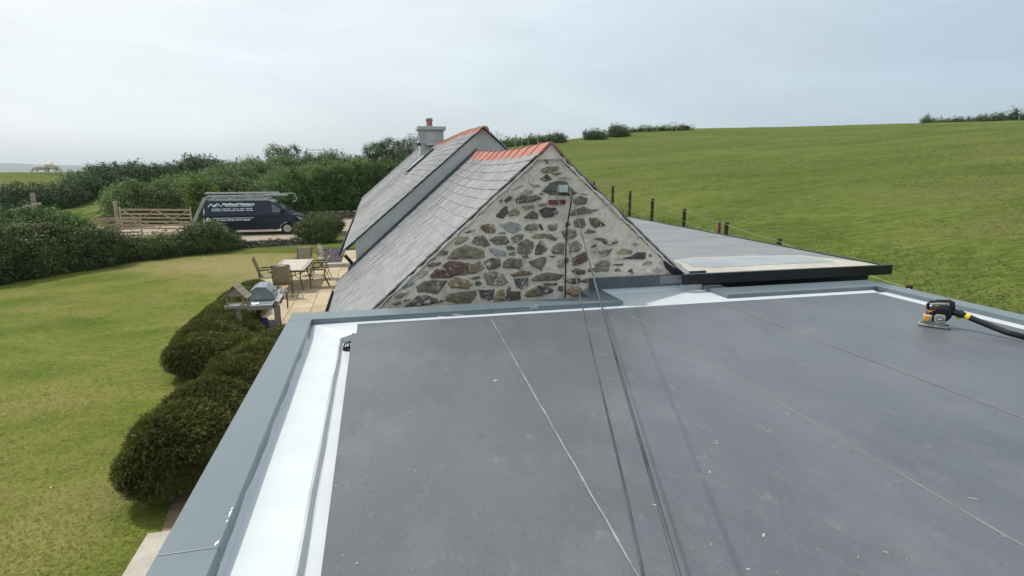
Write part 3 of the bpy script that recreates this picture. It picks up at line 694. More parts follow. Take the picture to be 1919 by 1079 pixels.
# pale scuffs, chips of sealant and boot prints on the membrane
def chip(px, py, s, seed, stretch=1.6):
    r = random.Random(seed); c = onz(px, py, RZ + 0.0036); k = r.randint(6, 11); m = MB(); an = r.uniform(0, 3.1); stretch = r.uniform(.7, 2.0)
    ring = []
    for i in range(k):
        a = 2 * math.pi * i / k; q = s * r.uniform(0.2, 1.3); x, y = q * math.cos(a) * stretch, q * math.sin(a) * 0.6
        ring.append((c[0] + x * math.cos(an) - y * math.sin(an), c[1] + x * math.sin(an) + y * math.cos(an), c[2]))
    return m.add(ring, [tuple(range(k))])
allm = MB()
spots = [(928, 713, .034), (779, 881, .012), (683, 683, .016), (690, 660, .010), (720, 704, .010), (716, 748, .012), (700, 630, .018), (712, 622, .014), (672, 612, .012), (923, 792, .009), (640, 840, .010), (630, 910, .008),
  (1149, 777, .012), (1150, 826, .010), (1213, 703, .008), (1228, 945, .014), (1150, 710, .010), (1110, 775, .010), (1343, 826, .012), (1342, 830, .012), (1476, 775, .012), (1562, 837, .010), (1432, 1002, .017), (1403, 1066, .020),
  (1330, 883, .014), (1820, 933, .018), (1660, 1034, .012), (1608, 1043, .010), (1585, 622, .016), (1545, 687, .010), (1275, 655, .010), (1125, 618, .012), (1395, 595, .020), (1500, 640, .010), (643, 1040, .010), (668, 1055, .012), (866, 1052, .008), (1590, 575, .020), (820, 660, .010), (1000, 640, .012)]
for i, (a, b, s) in enumerate(spots):
    q = chip(a, b, s * .72, i); allm.add(q.v, q.f)
for i in range(60):
    a, b = random.uniform(640, 1900), random.uniform(600, 1075); q = chip(a, b, random.uniform(.0015, .004) * (1 + (a > 1200) * .3), 500 + i); allm.add(q.v, q.f)
stuff(link('sealant_chips', allm, 'chip', ext))
# white liquid-coated edges
GZ_, TZ = 2.36, 2.31
m = MB()
prof = [(-0.705, 2.42), (-0.700, GZ_ + .012), (-0.688, GZ_), (-0.405, GZ_ - .002), (-0.392, GZ_ - .008), (-0.378, TZ + .006), (-0.366, TZ), (-0.24, TZ)]
yy = np.linspace(-4.2, 5.60, 36)
for y in yy:
    for i, (x, z) in enumerate(prof): m.v.append((x + 0.002 * math.sin(y * 7 + i), y, z + 0.0015 * math.sin(y * 5 + i * 2)))
k = len(prof)
for j in range(len(yy) - 1):
    for i in range(k - 1): m.f.append((j * k + i, j * k + i + 1, (j + 1) * k + i + 1, (j + 1) * k + i))
m.add([(-0.700, 5.60, GZ_), (-0.405, 5.60, GZ_ - .002), (-0.24, 5.60, 2.405), (-0.24, 6.04, 2.407), (-0.700, 6.04, 2.40)], [(0, 1, 2, 3, 4)])
m.add([(-0.405, 5.60, GZ_), (-0.378, 5.60, TZ), (-0.24, 5.60, TZ), (-0.24, 5.60, 2.405)], [(0, 1, 2, 3)])
link('gutter_lining', m, 'white_coat', ext, smooth=False)
link('edge_coating', MB().box((1.27, 5.985, 2.400), (3.02, 0.11, 0.012)), 'white_coat', ext)
m = MB(); m.prism([(2.75, 5.925, 2.392), (6.36, 5.925, 2.392), (6.46, 6.17, 2.392), (4.4, 6.17, 2.392), (4.22, 6.17, 2.392), (4.22, 6.72, 2.392), (2.75, 6.72, 2.392)], (0, 0, 0.018))
link('edge_coating', m, 'white_coat', ext, bevel=0.004)
link('edge_coating', MB().box((6.40, 0.85, 2.398), (0.16, 10.12, 0.018)), 'white_coat', ext)
m = MB().add([(2.78, 6.62, 2.411), (2.78, 6.675, 2.44), (2.78, 6.69, 2.50), (3.95, 6.62, 2.411), (3.95, 6.675, 2.44), (3.95, 6.69, 2.50)], [(0, 3, 4, 1), (1, 4, 5, 2)])
m.box((4.06, 6.66, 2.48), (0.30, 0.06, 0.15))
link('upstand_coating', m, 'white_coat', ext)
# metal copings, each length its own piece
def coping(x0, x1, y0, y1, z0=2.33):
    return link('coping', MB().box(((x0 + x1) / 2, (y0 + y1) / 2, (CT + z0) / 2), (x1 - x0, y1 - y0, CT - z0)), 'coping', ext, bevel=0.003)
coping(-0.935, -0.702, -4.45, -0.6); coping(-0.935, -0.702, -0.594, 2.30); coping(-0.935, -0.702, 2.304, 6.02)
coping(-0.935, 1.2, 6.026, 6.33); coping(1.204, 2.50, 6.028, 6.33); coping(2.504, 2.80, 6.030, 6.74)
coping(4.21, 4.47, 6.22, 6.74); coping(4.21, 4.62, 6.06, 6.216); coping(4.474, 6.70, 6.22, 6.45)
link('coping', MB().box((5.55, 6.14, 2.428), (1.86, 0.155, 0.062)), 'coping', ext, bevel=0.004)
coping(6.47, 6.72, 2.6, 6.214); coping(6.47, 6.72, -1.0, 2.596); coping(6.47, 6.72, -4.45, -1.004)
coping(-0.70, 6.468, -4.45, -4.2)
m = MB()
for px in (0.16, 1.2): pass
r = random.Random(3)
for (px, py, s) in [(408, 1015, .008), (404, 1018, .006), (436, 952, .006), (433, 960, .008), (431, 966, .006), (428, 975, .005)]:
    c = onz(px, py, CT + 0.002); k = 8
    m.add([(min(c[0], -.712) + s * r.uniform(.2, .8) * math.cos(6.28 * i / k), c[1] + s * 2.2 * r.uniform(.5, 1.2) * math.sin(6.28 * i / k), CT + .0012) for i in range(k)], [tuple(range(k))])
stuff(link('paint_smear', m, 'print', ext))
scr = MB()
for y in np.arange(-3.8, 6.0, .62):
    scr.lathe([(.006, 0), (.006, .003), (.002, .004)], (-.7025, float(y), 2.425), 8, 'x')
for x in np.arange(-.4, 2.5, .62): scr.box((float(x), 6.0255, 2.43), (.010, .004, .010))
stuff(link('fixings', scr, 'galv', ext))
# chalk tally on the far coping face
m = MB()
def chalk(pts):
    for a, b in zip(pts, pts[1:]):
        p, q = ony(*a, 6.022), ony(*b, 6.022); m.bar(p, q, 0.0035, 0.002, up=(0, 1, 0))
chalk([(997, 573), (994, 576), (995, 580), (998, 580)]); chalk([(1000, 573), (1000, 579), (1003, 574), (1005, 578)]); chalk([(1003, 571), (1007, 571), (1007, 580)])
for (a, b, c, d) in [(848, 589, 868, 590), (820, 593, 832, 593)]:
    p, q = ony(a, b, 6.022), ony(c, d, 6.022); m.bar(p, q, .008, .002, up=(0, 1, 0))
stuff(link('chalk_mark', m, 'print', ext))
# drain guard in the gutter
dg = thing('drain_guard', 'black domed leaf guard standing in the white roof gutter', 'drain guard', (-0.305, 5.37, TZ))
m = MB()
for i in range(12):
    a = math.pi * 2 * i / 12
    m.tube([(0.052 * math.cos(a), 0.052 * math.sin(a), 0.0), (0.056 * math.cos(a), 0.056 * math.sin(a), 0.03), (0.04 * math.cos(a), 0.04 * math.sin(a), 0.065), (0.008 * math.cos(a), 0.008 * math.sin(a), 0.078)], 0.0042, 5)
link('cage', m, 'black', dg)
m = MB(); m.lathe([(0.062, 0), (0.066, 0.006), (0.062, 0.014), (0.046, 0.014), (0.046, 0.004)], n=20); m.lathe([(0.016, 0.07), (0.014, 0.082), (0.004, 0.085)], n=10)
link('rim', m, 'black', dg)

# ------------------------------------------------------------------ stone cottage
GY = 6.70                                      # gable face
apx = ony(1030, 277, GY)                       # apex of the wall
PT = math.tan(R(41.6)); CA = math.cos(R(41.6)); SA = math.sin(R(41.6))
XR, ZR = float(apx[0]), float(apx[2]) + 0.03   # ridge line of the slates
YE = 11.75                                     # cottage meets the taller house
def sag(y): return -0.055 * math.sin(math.pi * np.clip((y - GY) / (YE - GY), 0, 1)) + 0.03 * np.clip((y - GY) / (YE - GY), 0, 1)
cot = thing('stone_cottage', 'low stone-gabled cottage with grey slate roof and red ridge tiles', 'house', (0, 0, 0))
XE = -0.80
def rz_at(x): return ZR - abs(XR - x) * PT
m = MB()
gp = [(XE + 0.12, 0.0), (4.55, 0.0), (4.55, rz_at(4.55) - .06), (XR, ZR - .055), (XE + 0.12, rz_at(XE + .12) - .06)]
# mortared face as a fine uneven sheet, backed by the wall body
m.prism([(x, GY + 0.03, z) for x, z in gp], (0, YE - GY - 0.06, 0))
link('wall', m, 'ext_wall', cot)
m = MB(); nu, nv = 90, 46
zb = 2.2
ridx = {}
for j in range(nv + 1):
    t = j / nv
    for i in range(nu + 1):
        u_ = i / nu
        z = zb + (ZR - .05 - zb) * t
        xl = XR - (ZR - .05 - z) / PT; xr_ = XR + (ZR - .05 - z) / PT
        x = xl + (xr_ - xl) * u_
        m.v.append((x, GY, z))
P = np.array(m.v); d = 0.012 * lump(P * np.array([1, 0, 1]), 5.5, 71) + 0.006 * lump(P * np.array([1, 0, 1]), 14, 72)
m.v = [tuple(p) for p in np.stack([P[:, 0], P[:, 1] - 0.004 + d, P[:, 2]], 1)]
for j in range(nv):
    for i in range(nu): m.f.append((j * (nu + 1) + i, j * (nu + 1) + i + 1, (j + 1) * (nu + 1) + i + 1, (j + 1) * (nu + 1) + i))
link('mortar', m, 'mortar', cot, smooth=True)
# --- gable stones, outlines read from the photograph on the wall plane
ST = {(720, 420, 6.345): """g 640,350 690,318 755,318 755,365 700,372 640,370|g 760,408 830,310 930,270 965,245 1080,285 1170,315 1180,395 1020,405|b 520,480 560,465 670,450 670,470 600,500 520,508|r 555,600 620,530 700,545 705,635 560,645|r 700,500 770,445 890,455 990,480 985,600 850,600 790,630 720,630|o 985,460 1050,480 1130,445 1185,520 1100,575 1010,585|g 400,740 470,680 580,665 740,675 690,740 620,820 410,800|y 770,690 850,640 980,665 1040,710 1000,760 790,750|g 105,870 190,820 290,815 200,870 115,880|b 100,940 190,922 195,945 110,962|d 245,980 340,910 400,850 510,845 600,885 700,912 520,955 380,978|o 755,860 800,825 1080,790 1070,850 1020,930 870,935 740,905|g 1035,215 1080,145 1170,135 1220,180 1255,250 1200,260 1100,240|d 1010,635 1140,620 1140,640 1050,660|d 1085,690 1130,675 1155,690 1150,720 1090,725|y 850,210 880,160 1000,145 990,180 900,240 840,240|b 960,95 1075,55 1080,80 970,110|b 560,405 605,390 610,410 570,418|p 400,600 470,560 520,560 515,590 410,650|p 220,740 320,690 355,690 345,720 230,775|p 640,270 700,240 690,262 645,300|o 225,905 300,888 315,895 240,912""",
 (880, 420, 6.345): """b 125,40 160,5 290,0 310,80 290,105 190,100|p 355,5 480,-30 590,0 600,60 530,105 450,90 380,30|o 245,185 310,145 420,145 470,210 430,240 310,245|o 500,160 570,120 635,130 635,165 540,220|p 230,295 310,280 420,330 415,375 310,378 240,320|b 430,270 480,255 540,275 535,300 460,300|g 570,330 580,240 680,185 750,215 750,290 710,350 620,350|g 470,345 530,330 535,365 475,365|d 780,360 785,280 840,200 870,200 915,300 860,350|y 740,150 780,115 890,110 890,165 760,170|o 905,120 960,120 1040,170 1020,190 910,165|o 975,310 1000,265 1090,215 1115,240 1115,350 1000,350|b 170,440 260,405 360,415 365,500 230,540|o 400,510 420,440 480,405 610,420 615,490 580,525|g 705,440 860,390 905,395 895,460 850,540 740,490|y 1045,500 1060,430 1115,405 1115,510|b 1130,420 1170,390 1175,450 1135,470|g 175,590 290,565 390,590 450,690 380,730 220,710|b 490,600 620,555 740,560 740,590 530,625|d 525,645 690,640 690,720 610,770 560,740|g 745,650 800,600 930,575 1100,600 1040,660 780,672|o 655,840 700,790 815,735 830,800 830,850 680,865|d 825,730 930,745 990,775 990,800 835,850|d 115,785 290,780 275,880 220,900 140,860|y 290,920 320,800 400,770 430,900|d 435,900 440,790 490,800 600,800 600,880 500,900|b 880,705 1030,700 1035,720 900,725|g 1050,780 1060,735 1110,735 1110,800|g 650,50 690,0 780,-5 805,65 670,72|d 820,5 850,0 875,65 850,70|g 930,10 1040,0 1030,60 985,80 945,60|b 620,380 690,365 700,405 640,395|b 940,375 1020,375 990,395|r 440,770 480,738 490,775 450,790|d 340,105 415,95 425,110 370,112""",
 (1040, 400, 6.742): """g 240,90 300,55 370,65 385,140 340,185 245,160|b 430,60 530,55 560,100 560,160 500,180 455,140|r 565,95 600,110 640,150 565,160|o 365,240 420,195 520,230 440,255|g 85,230 140,200 260,210 270,280 220,315 130,310|o 180,490 200,380 270,345 345,410 300,470|b 225,640 240,560 370,490 405,510 405,590 280,655|r 220,730 260,700 380,715 370,760 290,770|b 130,850 220,815 310,820 310,870 230,890|b 320,850 420,815 450,825 450,865 380,870|y 130,990 210,920 300,930 370,990 350,1035 200,1040|o 375,960 440,925 452,940 455,1020 385,1035|r 455,410 520,390 525,410 470,430|g 490,320 600,305 640,330 560,340|d 590,350 650,345 700,375 790,345 780,370 690,400 620,380|g 545,485 600,465 720,445 680,520 600,545|y 780,500 850,440 970,465 960,510|d 955,545 1050,490 1140,490 1135,570 960,575|y 1180,530 1210,510 1225,540 1190,550|y 1095,650 1160,600 1225,605 1210,640|o 500,630 590,590 690,595 690,660 510,665|g 480,690 540,670 680,672 670,730 490,735|o 740,715 790,690 835,715 780,735|d 915,730 965,690 990,750|p 735,570 850,560 850,585 740,590|r 735,640 855,630 850,655 740,655|p 1225,720 1290,680 1370,720 1300,745|y 985,385 1010,370 1038,390 1005,402|d 860,560 950,545 955,570 870,580|b 415,710 455,690 455,735 420,735""",
 (930, 270, 6.745): """g 560,320 640,290 780,280 780,320 680,360 580,360|g 700,375 820,360 770,400|r 555,440 640,380 700,440 610,470|p 780,430 880,415 970,435 860,445|d 595,590 690,500 790,470 890,480 920,540 1010,610 960,645 700,630|p 410,480 430,520 550,510 540,540 460,545|d 250,700 300,650 420,655 500,640 565,690 450,730 270,745|p 300,620 380,570 460,590 440,640 330,648|b 105,710 160,660 200,670 180,705 115,735|r 40,710 80,698 85,715 50,735|o 330,790 470,765 480,800 380,830|d 550,840 620,800 740,810 780,870 720,910 600,925|r 355,920 460,840 520,880 520,940 380,935|d -5,910 70,820 130,780 150,860 80,940|g 155,865 240,810 290,850 280,890 165,910|g 910,880 1000,830 1100,790 1160,820 1280,830 1180,870 1080,890 930,900|o 980,700 1060,655 1150,690 1130,750 1010,770|p 195,575 330,515 345,525 240,580|p 340,360 440,285 455,300 370,370|g 600,180 620,170 660,240 630,245|r 870,1000 920,985 930,1020 880,1040|g 510,765 600,750 630,770 560,780|p 1020,625 1080,620 1150,635 1090,640|g 540,625 570,618 598,632 575,638"""}
rs = random.Random(17)
STONES = []
for (ox, oy, sc), txt in ST.items():
    for item in txt.split('|'):
        kd, rest = item.strip().split(' ', 1)
        poly = [tuple(map(float, p.split(','))) for p in rest.split()]
        W3 = [ony(ox + a / sc, oy + b / sc, GY) for a, b in poly]
        pts = [(p[0], p[2]) for p in W3]
        cxm = sum(p[0] for p in pts) / len(pts); czm = sum(p[1] for p in pts) / len(pts)
        # resample the outline to 12 points and roughen it
        per = [math.dist(pts[i], pts[(i + 1) % len(pts)]) for i in range(len(pts))]; tot = sum(per); out = []
        for q in range(12):
            s = tot * q / 12; i = 0
            while s > per[i]: s -= per[i]; i += 1
            a, b = pts[i], pts[(i + 1) % len(pts)]; t = s / per[i]
            out.append((a[0] + (b[0] - a[0]) * t, a[1] + (b[1] - a[1]) * t))
        # keep the corners: snap the nearest sample to each corner
        for c_ in pts:
            b_ = min(range(12), key=lambda q: math.dist(out[q], c_)); out[b_] = c_
        out = [(cxm + (p[0] - cxm) * 1.07 + rs.uniform(-.004, .004), czm + (p[1] - czm) * 1.07 + rs.uniform(-.004, .004)) for p in out]
        size = math.sqrt(tot * tot / 12)
        lift = (0.006 if kd == 'p' else 0.017) + 0.05 * min(size, 0.3)
        mm = MB()
        ring = lambda f, y: [(cxm + (p[0] - cxm) * f * rs.uniform(.97, 1.03) - cxm, y + rs.uniform(-.22, .22) * lift, czm + (p[1] - czm) * f * rs.uniform(.97, 1.03) - czm) for p in out]
        mm.v = [(p[0] - cxm, 0.03, p[1] - czm) for p in out] + ring(1.03, -lift * .12) + ring(0.90, -lift * .78) + ring(0.5, -lift * 1.0) + [(0, -lift * rs.uniform(.75, 1.1), 0)]
        for L in range(3):
            for i in range(12): mm.f.append((L * 12 + i, L * 12 + (i + 1) % 12, (L + 1) * 12 + (i + 1) % 12, (L + 1) * 12 + i))
        for i in range(12): mm.f.append((36 + i, 36 + (i + 1) % 12, 48))
        o = link('stone', mm, 'st_' + kd, cot)
        o.location = (cxm, GY, czm)
        STONES.append(o)
# --- slates: left pitch in lapped courses
U = Vector((0, 1, 0)); VUP = Vector((CA, 0, SA)); NRM = Vector((-SA, 0, CA))
slate_me = {}
def slate_mesh(w, seed, ln=0.34):
    r = random.Random(seed); t = 0.012
    j = lambda: r.uniform(-.004, .004)
    a = [(-w / 2 + .0045, -ln * .5 + j()), (w / 2 - .0045, -ln * .5 + j()), (w / 2 - .0045, ln * .5), (-w / 2 + .0045, ln * .5)]
    m = MB().add([(x, y, 0) for x, y in a] + [(x, y, t) for x, y in a], [(0, 3, 2, 1), (4, 5, 6, 7), (0, 1, 5, 4), (1, 2, 6, 5), (2, 3, 7, 6), (3, 0, 4, 7)])
    me = m.mesh('slate'); me.materials.append(MT['slate']); return me
SV = [(w, slate_mesh(w, i)) for i, w in enumerate((0.20, 0.215, 0.23, 0.25, 0.27, 0.22))]
def lay_slates(parent, y0, y1, xr, zr, slope_len, expo, sagf, keep, seed, ca=CA, sa=SA, verge_wob=0.0, side=-1):
    r = random.Random(seed); items = []
    U_ = Vector((0, 1, 0)); V_ = Vector((-side * ca, 0, sa)); N_ = Vector((side * sa, 0, ca))
    k = 0; s = 0.135
    while s < slope_len - 0.02:
        low = min(s + expo, slope_len)                       # lower edge distance from ridge
        y = y0 + (r.uniform(-.012, .012) if verge_wob else 0) - (0.0 if k % 2 else 0.11)
        first = True
        while y < y1 - 0.02:
            w, me = SV[r.randrange(len(SV))]
            if first and y < y0 - 0.05: y = y0 + r.uniform(-verge_wob, verge_wob); w, me = SV[0] if k % 2 else SV[3]
            first = False
            if y + w > y1 + 0.02: y1c = y1 - w
            else: y1c = y
            yc = min(y, y1c) + w / 2
            cen = Vector((xr, yc, zr + sagf(yc))) - V_ * (low - 0.17) + N_ * (0.016 + r.uniform(-.0015, .003))
            tilt = 0.042 + r.uniform(-.006, .012)            # tail lifted over the course below
            rot = Matrix((U_ * (1 if side < 0 else -1), V_, N_)).transposed() if side < 0 else Matrix((-U_, V_, N_)).transposed()
            if side < 0: rot = Matrix((-U_, V_, N_)).transposed()
            rot = rot @ Euler((-tilt, r.uniform(-.008, .008), r.uniform(-.008, .008))).to_matrix()
            items.append(((cen - Vector(CAM)).length, me, Matrix.Translation(cen) @ rot.to_4x4()))
            y += w
        s += expo * (1 - 0.004 * k); k += 1
    items.sort(key=lambda q: q[0])
    for d_, me, M_ in items[:keep]: place(me, 'slate', 'slate', parent, M_)
    bulk = MB()
    for d_, me, M_ in items[keep:]:
        bulk.add([M_ @ v.co for v in me.vertices], [tuple(p.vertices) for p in me.polygons])
    if bulk.v: stuff(link('slates', bulk, 'slate_bulk', parent))
    return len(items)
SLEN = (XR - XE) / CA
lay_slates(cot, GY - 0.03, YE - 0.02, XR, ZR, SLEN, 0.172, sag, 300, 3, verge_wob=0.012)
# boarding under the slates, and the far pitch
m = MB()
for sgn, xe in ((-1, XE + .02), (1, 4.6)):
    ys_ = np.linspace(GY + .03, YE, 12)
    o = len(m.v)
    for y in ys_:
        for (x, dz) in ((XR, 0), (xe, 0), (xe, -.05), (XR, -.05)):
            m.v.append((x, y, ZR + sag(y) - abs(x - XR) * PT + dz))
    for i in range(len(ys_) - 1):
        for j in range(4): m.f.append((o + i * 4 + j, o + i * 4 + (j + 1) % 4, o + (i + 1) * 4 + (j + 1) % 4, o + (i + 1) * 4 + j))
    m.f.append((o, o + 1, o + 2, o + 3)); e = o + (len(ys_) - 1) * 4; m.f.append((e, e + 1, e + 2, e + 3))
link('roof_boarding', m, 'dark_metal', cot)
lay_slates(cot, GY - 0.02, YE - 0.02, XR, ZR, (4.55 - XR) / CA, 0.172, sag, 0, 4, side=1)
# mortar fillet along the verge
m = MB(); rv = random.Random(9)
for sgn in (-1, 1):
    top = []; n_ = 46; L_ = (XR - XE if sgn < 0 else 1.95) / CA
    pts = []
    for i in range(n_ + 1):
        s = 0.12 + (L_ - .12) * i / n_
        pts.append((XR + sgn * s * CA, GY - 0.012 + rv.uniform(-.006, .006), ZR - s * SA - .022 + rv.uniform(-.008, .008)))
    m.tube(pts, [0.020 * rv.uniform(.6, 1.35) for _ in pts], 6)
link('verge_fillet', m, 'mortar', cot, smooth=True)
link('apex_mortar', MB().prism([(XR - .17, GY - .045, ZR - .165), (XR + .17, GY - .045, ZR - .165), (XR + .01, GY - .045, ZR + .015)], (0, .06, 0)), 'mortar', cot)
# ridge tiles
def ridge_tile(L):
    m = MB(); t = 0.016; w = 0.235
    for y in (0, L):
        for (x, z) in ((-w * CA, -w * SA), (-.03, -.006), (0, .006), (.03, -.006), (w * CA, -w * SA)): m.v.append((x, y, z + .012))
        for (x, z) in ((w * CA - t * .4, -w * SA - t), (0, -.018), (-w * CA + t * .4, -w * SA - t)): m.v.append((x, y, z + .012))
    for i in range(8): m.f.append((i, (i + 1) % 8, 8 + (i + 1) % 8, 8 + i))
    m.f += [tuple(range(8))[::-1], tuple(range(8, 16))]
    # raised joint collar
    o = len(m.v)
    for y in (L - .045, L + .006):
        for (x, z) in ((-w * CA - .006, -w * SA + .004), (-.03, .012), (0, .026), (.03, .012), (w * CA + .006, -w * SA + .004)): m.v.append((x, y, z + .014))
        for (x, z) in ((w * CA, -w * SA - .004), (0, .004), (-w * CA, -w * SA - .004)): m.v.append((x, y, z + .014))
    for i in range(8): m.f.append((o + i, o + (i + 1) % 8, o + 8 + (i + 1) % 8, o + 8 + i))
    m.f += [tuple(o + i for i in range(8))[::-1], tuple(o + i for i in range(8, 16))]
    me = m.mesh('ridge_tile'); bm = bmesh.new(); bm.from_mesh(me); bmesh.ops.recalc_face_normals(bm, faces=bm.faces); bm.to_mesh(me); bm.free()
    me.materials.append(MT['ridge']); return me
RT = ridge_tile(0.455)
nt = 11; st_ = (YE - .03 - (GY - .07)) / nt
for i in range(nt):
    y = GY - .07 + i * st_; s0, s1 = sag(y), sag(y + st_)
    place(RT, 'ridge_tile', 'ridge', cot, Matrix.Translation((XR, y, ZR + s0 + .026)) @ Euler((math.atan2(s1 - s0, st_) + rs.uniform(-.006, .006), 0, rs.uniform(-.01, .01))).to_matrix().to_4x4())
# lead apron where the roof meets the taller wall, and the gutter
m = MB()
o0 = Vector((XR + .05, YE - .03, ZR + .22)); 
for a in (0, 1):
    pass
e0 = Vector((XR - .0, YE - .012, ZR + .14)); e1 = Vector((XE + .2, YE - .012, rz_at(XE + .2) + .13))
m.prism([e0, e1, e1 - Vector((0, 0, .14)), e0 - Vector((0, 0, .15))], (0, -0.012, 0))
f0 = Vector((XR, YE - .02, ZR + .035 + sag(YE))); f1 = Vector((XE, YE - .02, rz_at(XE) + .06))
m.prism([f0, f1, f1 + Vector((0, -.13, 0)), f0 + Vector((0, -.13, 0))], NRM * 0.012)
link('lead_flashing', m, 'lead', cot)
m = MB()
gx_, gz_ = XE - .05, rz_at(XE) - .05
m.prism([(gx_ + .055 * math.cos(a), GY - .02, gz_ + .055 * math.sin(a)) for a in np.linspace(math.pi, 2 * math.pi, 9)] + [(gx_ + .045 * math.cos(a), GY - .02, gz_ + .045 * math.sin(a)) for a in np.linspace(2 * math.pi, math.pi, 9)], (0, YE - GY - .35, 0))
link('gutter', m, 'black', cot)
# lead at the foot of the right verge and along the wall base
m = MB(); m.box((3.33, GY - .028, 2.55), (1.42, 0.02, 0.15)); m.box((4.16, GY - .022, 2.57), (0.24, 0.03, 0.17))
link('lead_flashing', m, 'lead', cot)
q = [ony(1246, 490, GY - .05), ony(1285, 513, GY - .05), ony(1262, 515, GY - .05), ony(1250, 503, GY - .05)]
link('verge_tray', MB().prism(q, (0, 0.10, 0)), 'black', cot)
# red air brick
m = MB(); a0, a1 = ony(1028, 374.5, GY), ony(1058, 382.5, GY)
w_, h_ = a1[0] - a0[0], a0[2] - a1[2]; c_ = ((a0[0] + a1[0]) / 2, (a0[2] + a1[2]) / 2)
m.box((c_[0], GY - .012, c_[1] + h_ * .42), (w_, .05, h_ * .18)).box((c_[0], GY - .012, c_[1]), (w_ * .98, .045, h_ * .16)).box((c_[0], GY - .012, c_[1] - h_ * .42), (w_, .05, h_ * .18))
m.box((c_[0] - w_ * .47, GY - .011, c_[1]), (w_ * .07, .047, h_ * .98)).box((c_[0] + w_ * .47, GY - .011, c_[1]), (w_ * .07, .047, h_ * .98)).box((c_[0], GY + .015, c_[1]), (w_, .02, h_))
link('air_brick', m, 'rust', cot)
# grey junction box on the gable
a0, a1 = ony(1044, 346, GY), ony(1061, 360, GY)
jb = thing('junction_box', 'square pale grey cable box fixed high on the stone gable', 'electrical box', ((a0[0] + a1[0]) / 2, GY - .02, (a0[2] + a1[2]) / 2))
w_, h_ = a1[0] - a0[0], a0[2] - a1[2]
link('case', MB().box((0, -.03, 0), (w_, .07, h_)), 'box_grey', jb, bevel=0.008)
link('lid', MB().box((0, -.069, 0), (w_ * .9, .012, h_ * .9)), 'box_grey', jb, bevel=0.004)
link('gland', MB().tube([(0, -.03, -h_ / 2 + .002), (0, -.03, -h_ / 2 - .03)], .012, 8), 'black', jb)
# cables
def cable(name, pts, r, mat, label, n=40, sagd=0.0):
    P = []
    for i in range(n + 1):
        t = i / n * (len(pts) - 1); k = min(int(t), len(pts) - 2); q = t - k
        p0, p1, p2, p3 = pts[max(k - 1, 0)], pts[k], pts[k + 1], pts[min(k + 2, len(pts) - 1)]
        P.append(tuple(0.5 * ((2 * b) + (-a + c) * q + (2 * a - 5 * b + 4 * c - d) * q * q + (-a + 3 * b - 3 * c + d) * q ** 3) for a, b, c, d in zip(p0, p1, p2, p3)))
    return tag(link(name, MB().tube(P, r, 6), mat, smooth=True), label, 'cable')
MT['cable'] = pmat('cable_sheath', [(0.35, (0.022, 0.022, 0.024)), (0.65, (0.10, 0.10, 0.105))], scale=3, rough=0.5, bump=0.05)
cable('overhead_cable', [(2.323, GY - .045, 3.763), (1.66, 4.5, 3.535), (0.983, 2.295, 3.33), (0.572, 0.909, 3.178), (-0.25, -1.9, 2.86), (-0.87, -4.3, 2.47)], .0052, 'cable', 'higher thin dark cable running from the gable top across the flat roof')
cable('overhead_cable', [(2.286, GY - .045, 3.185), (1.81, 5.05, 3.10), (1.32, 3.419, 3.011), (0.88, 1.931, 2.935), (0.666, 1.233, 2.906), (-0.3, -1.9, 2.70), (-0.80, -4.3, 2.47)], .0052, 'cable', 'lower thin dark cable leaving the gable halfway up, over the flat roof')
wp = [ony(x, y, GY) - np.array([0, .045, 0]) for x, y in [(1067, 357), (1069, 368), (1067, 385), (1061, 420), (1059, 446), (1058, 490), (1057, 556)]]
cable('wall_cable', [tuple(p) for p in wp], .009, 'black', 'black cable clipped down the face of the stone gable')
wp = [ony(x, y, GY) - np.array([0, .04, 0]) for x, y in [(1066, 352), (1067, 360), (1069, 367), (1068.5, 372)]]
cable('cable_tail', [tuple(p) for p in wp], .012, 'box_grey', 'short pale cable tail hooked beside the grey box on the gable', n=12)
wp = [ony(x, y, GY) - np.array([0, .04, 0]) for x, y in [(1042, 350), (1042, 366), (1045, 376), (1047, 384)]]
cable('earth_wire', [tuple(p) for p in wp], .004, 'box_grey', 'hair-thin pale wire hanging over the red air brick', n=14)

# ------------------------------------------------------------------ taller house
hap = ony(905, 240, YE)
HX, HZ = float(hap[0]), float(hap[2]); HYE = 31.0
hev = ony(650, 466, YE); HXE = float(hev[0]) - .05
HA = math.atan2(HZ - float(hev[2]), HX - float(hev[0])); HCA, HSA = math.cos(HA), math.sin(HA); HPT = math.tan(HA)
house = thing('rendered_house', 'taller grey-rendered house with slate roof, chimney and roof window', 'house', (0, 0, 0))
hzr = lambda x: HZ - abs(x - HX) * HPT
m = MB().prism([(HXE + .22, YE, -.1), (2 * HX - HXE - .3, YE, -.1), (2 * HX - HXE - .3, YE, hzr(HXE + .3) - .012), (HX, YE, HZ - .012), (HXE + .22, YE, hzr(HXE + .22) - .012)], (0, HYE - YE - .1, 0))
link('wall', m, 'render', house)
hs = lambda y: 0.02 * math.sin((y - YE) * .7) + .004 * (y - YE)
SVk = SV
lay_slates(house, YE - 0.035, HYE, HX, HZ, (HX - HXE) / HCA, 0.178, hs, 300, 8, HCA, HSA, verge_wob=0.01)
lay_slates(house, YE - 0.06, HYE, HX, HZ, (HX - HXE) / HCA, 0.178, hs, 0, 9, HCA, HSA, side=1)
m = MB()
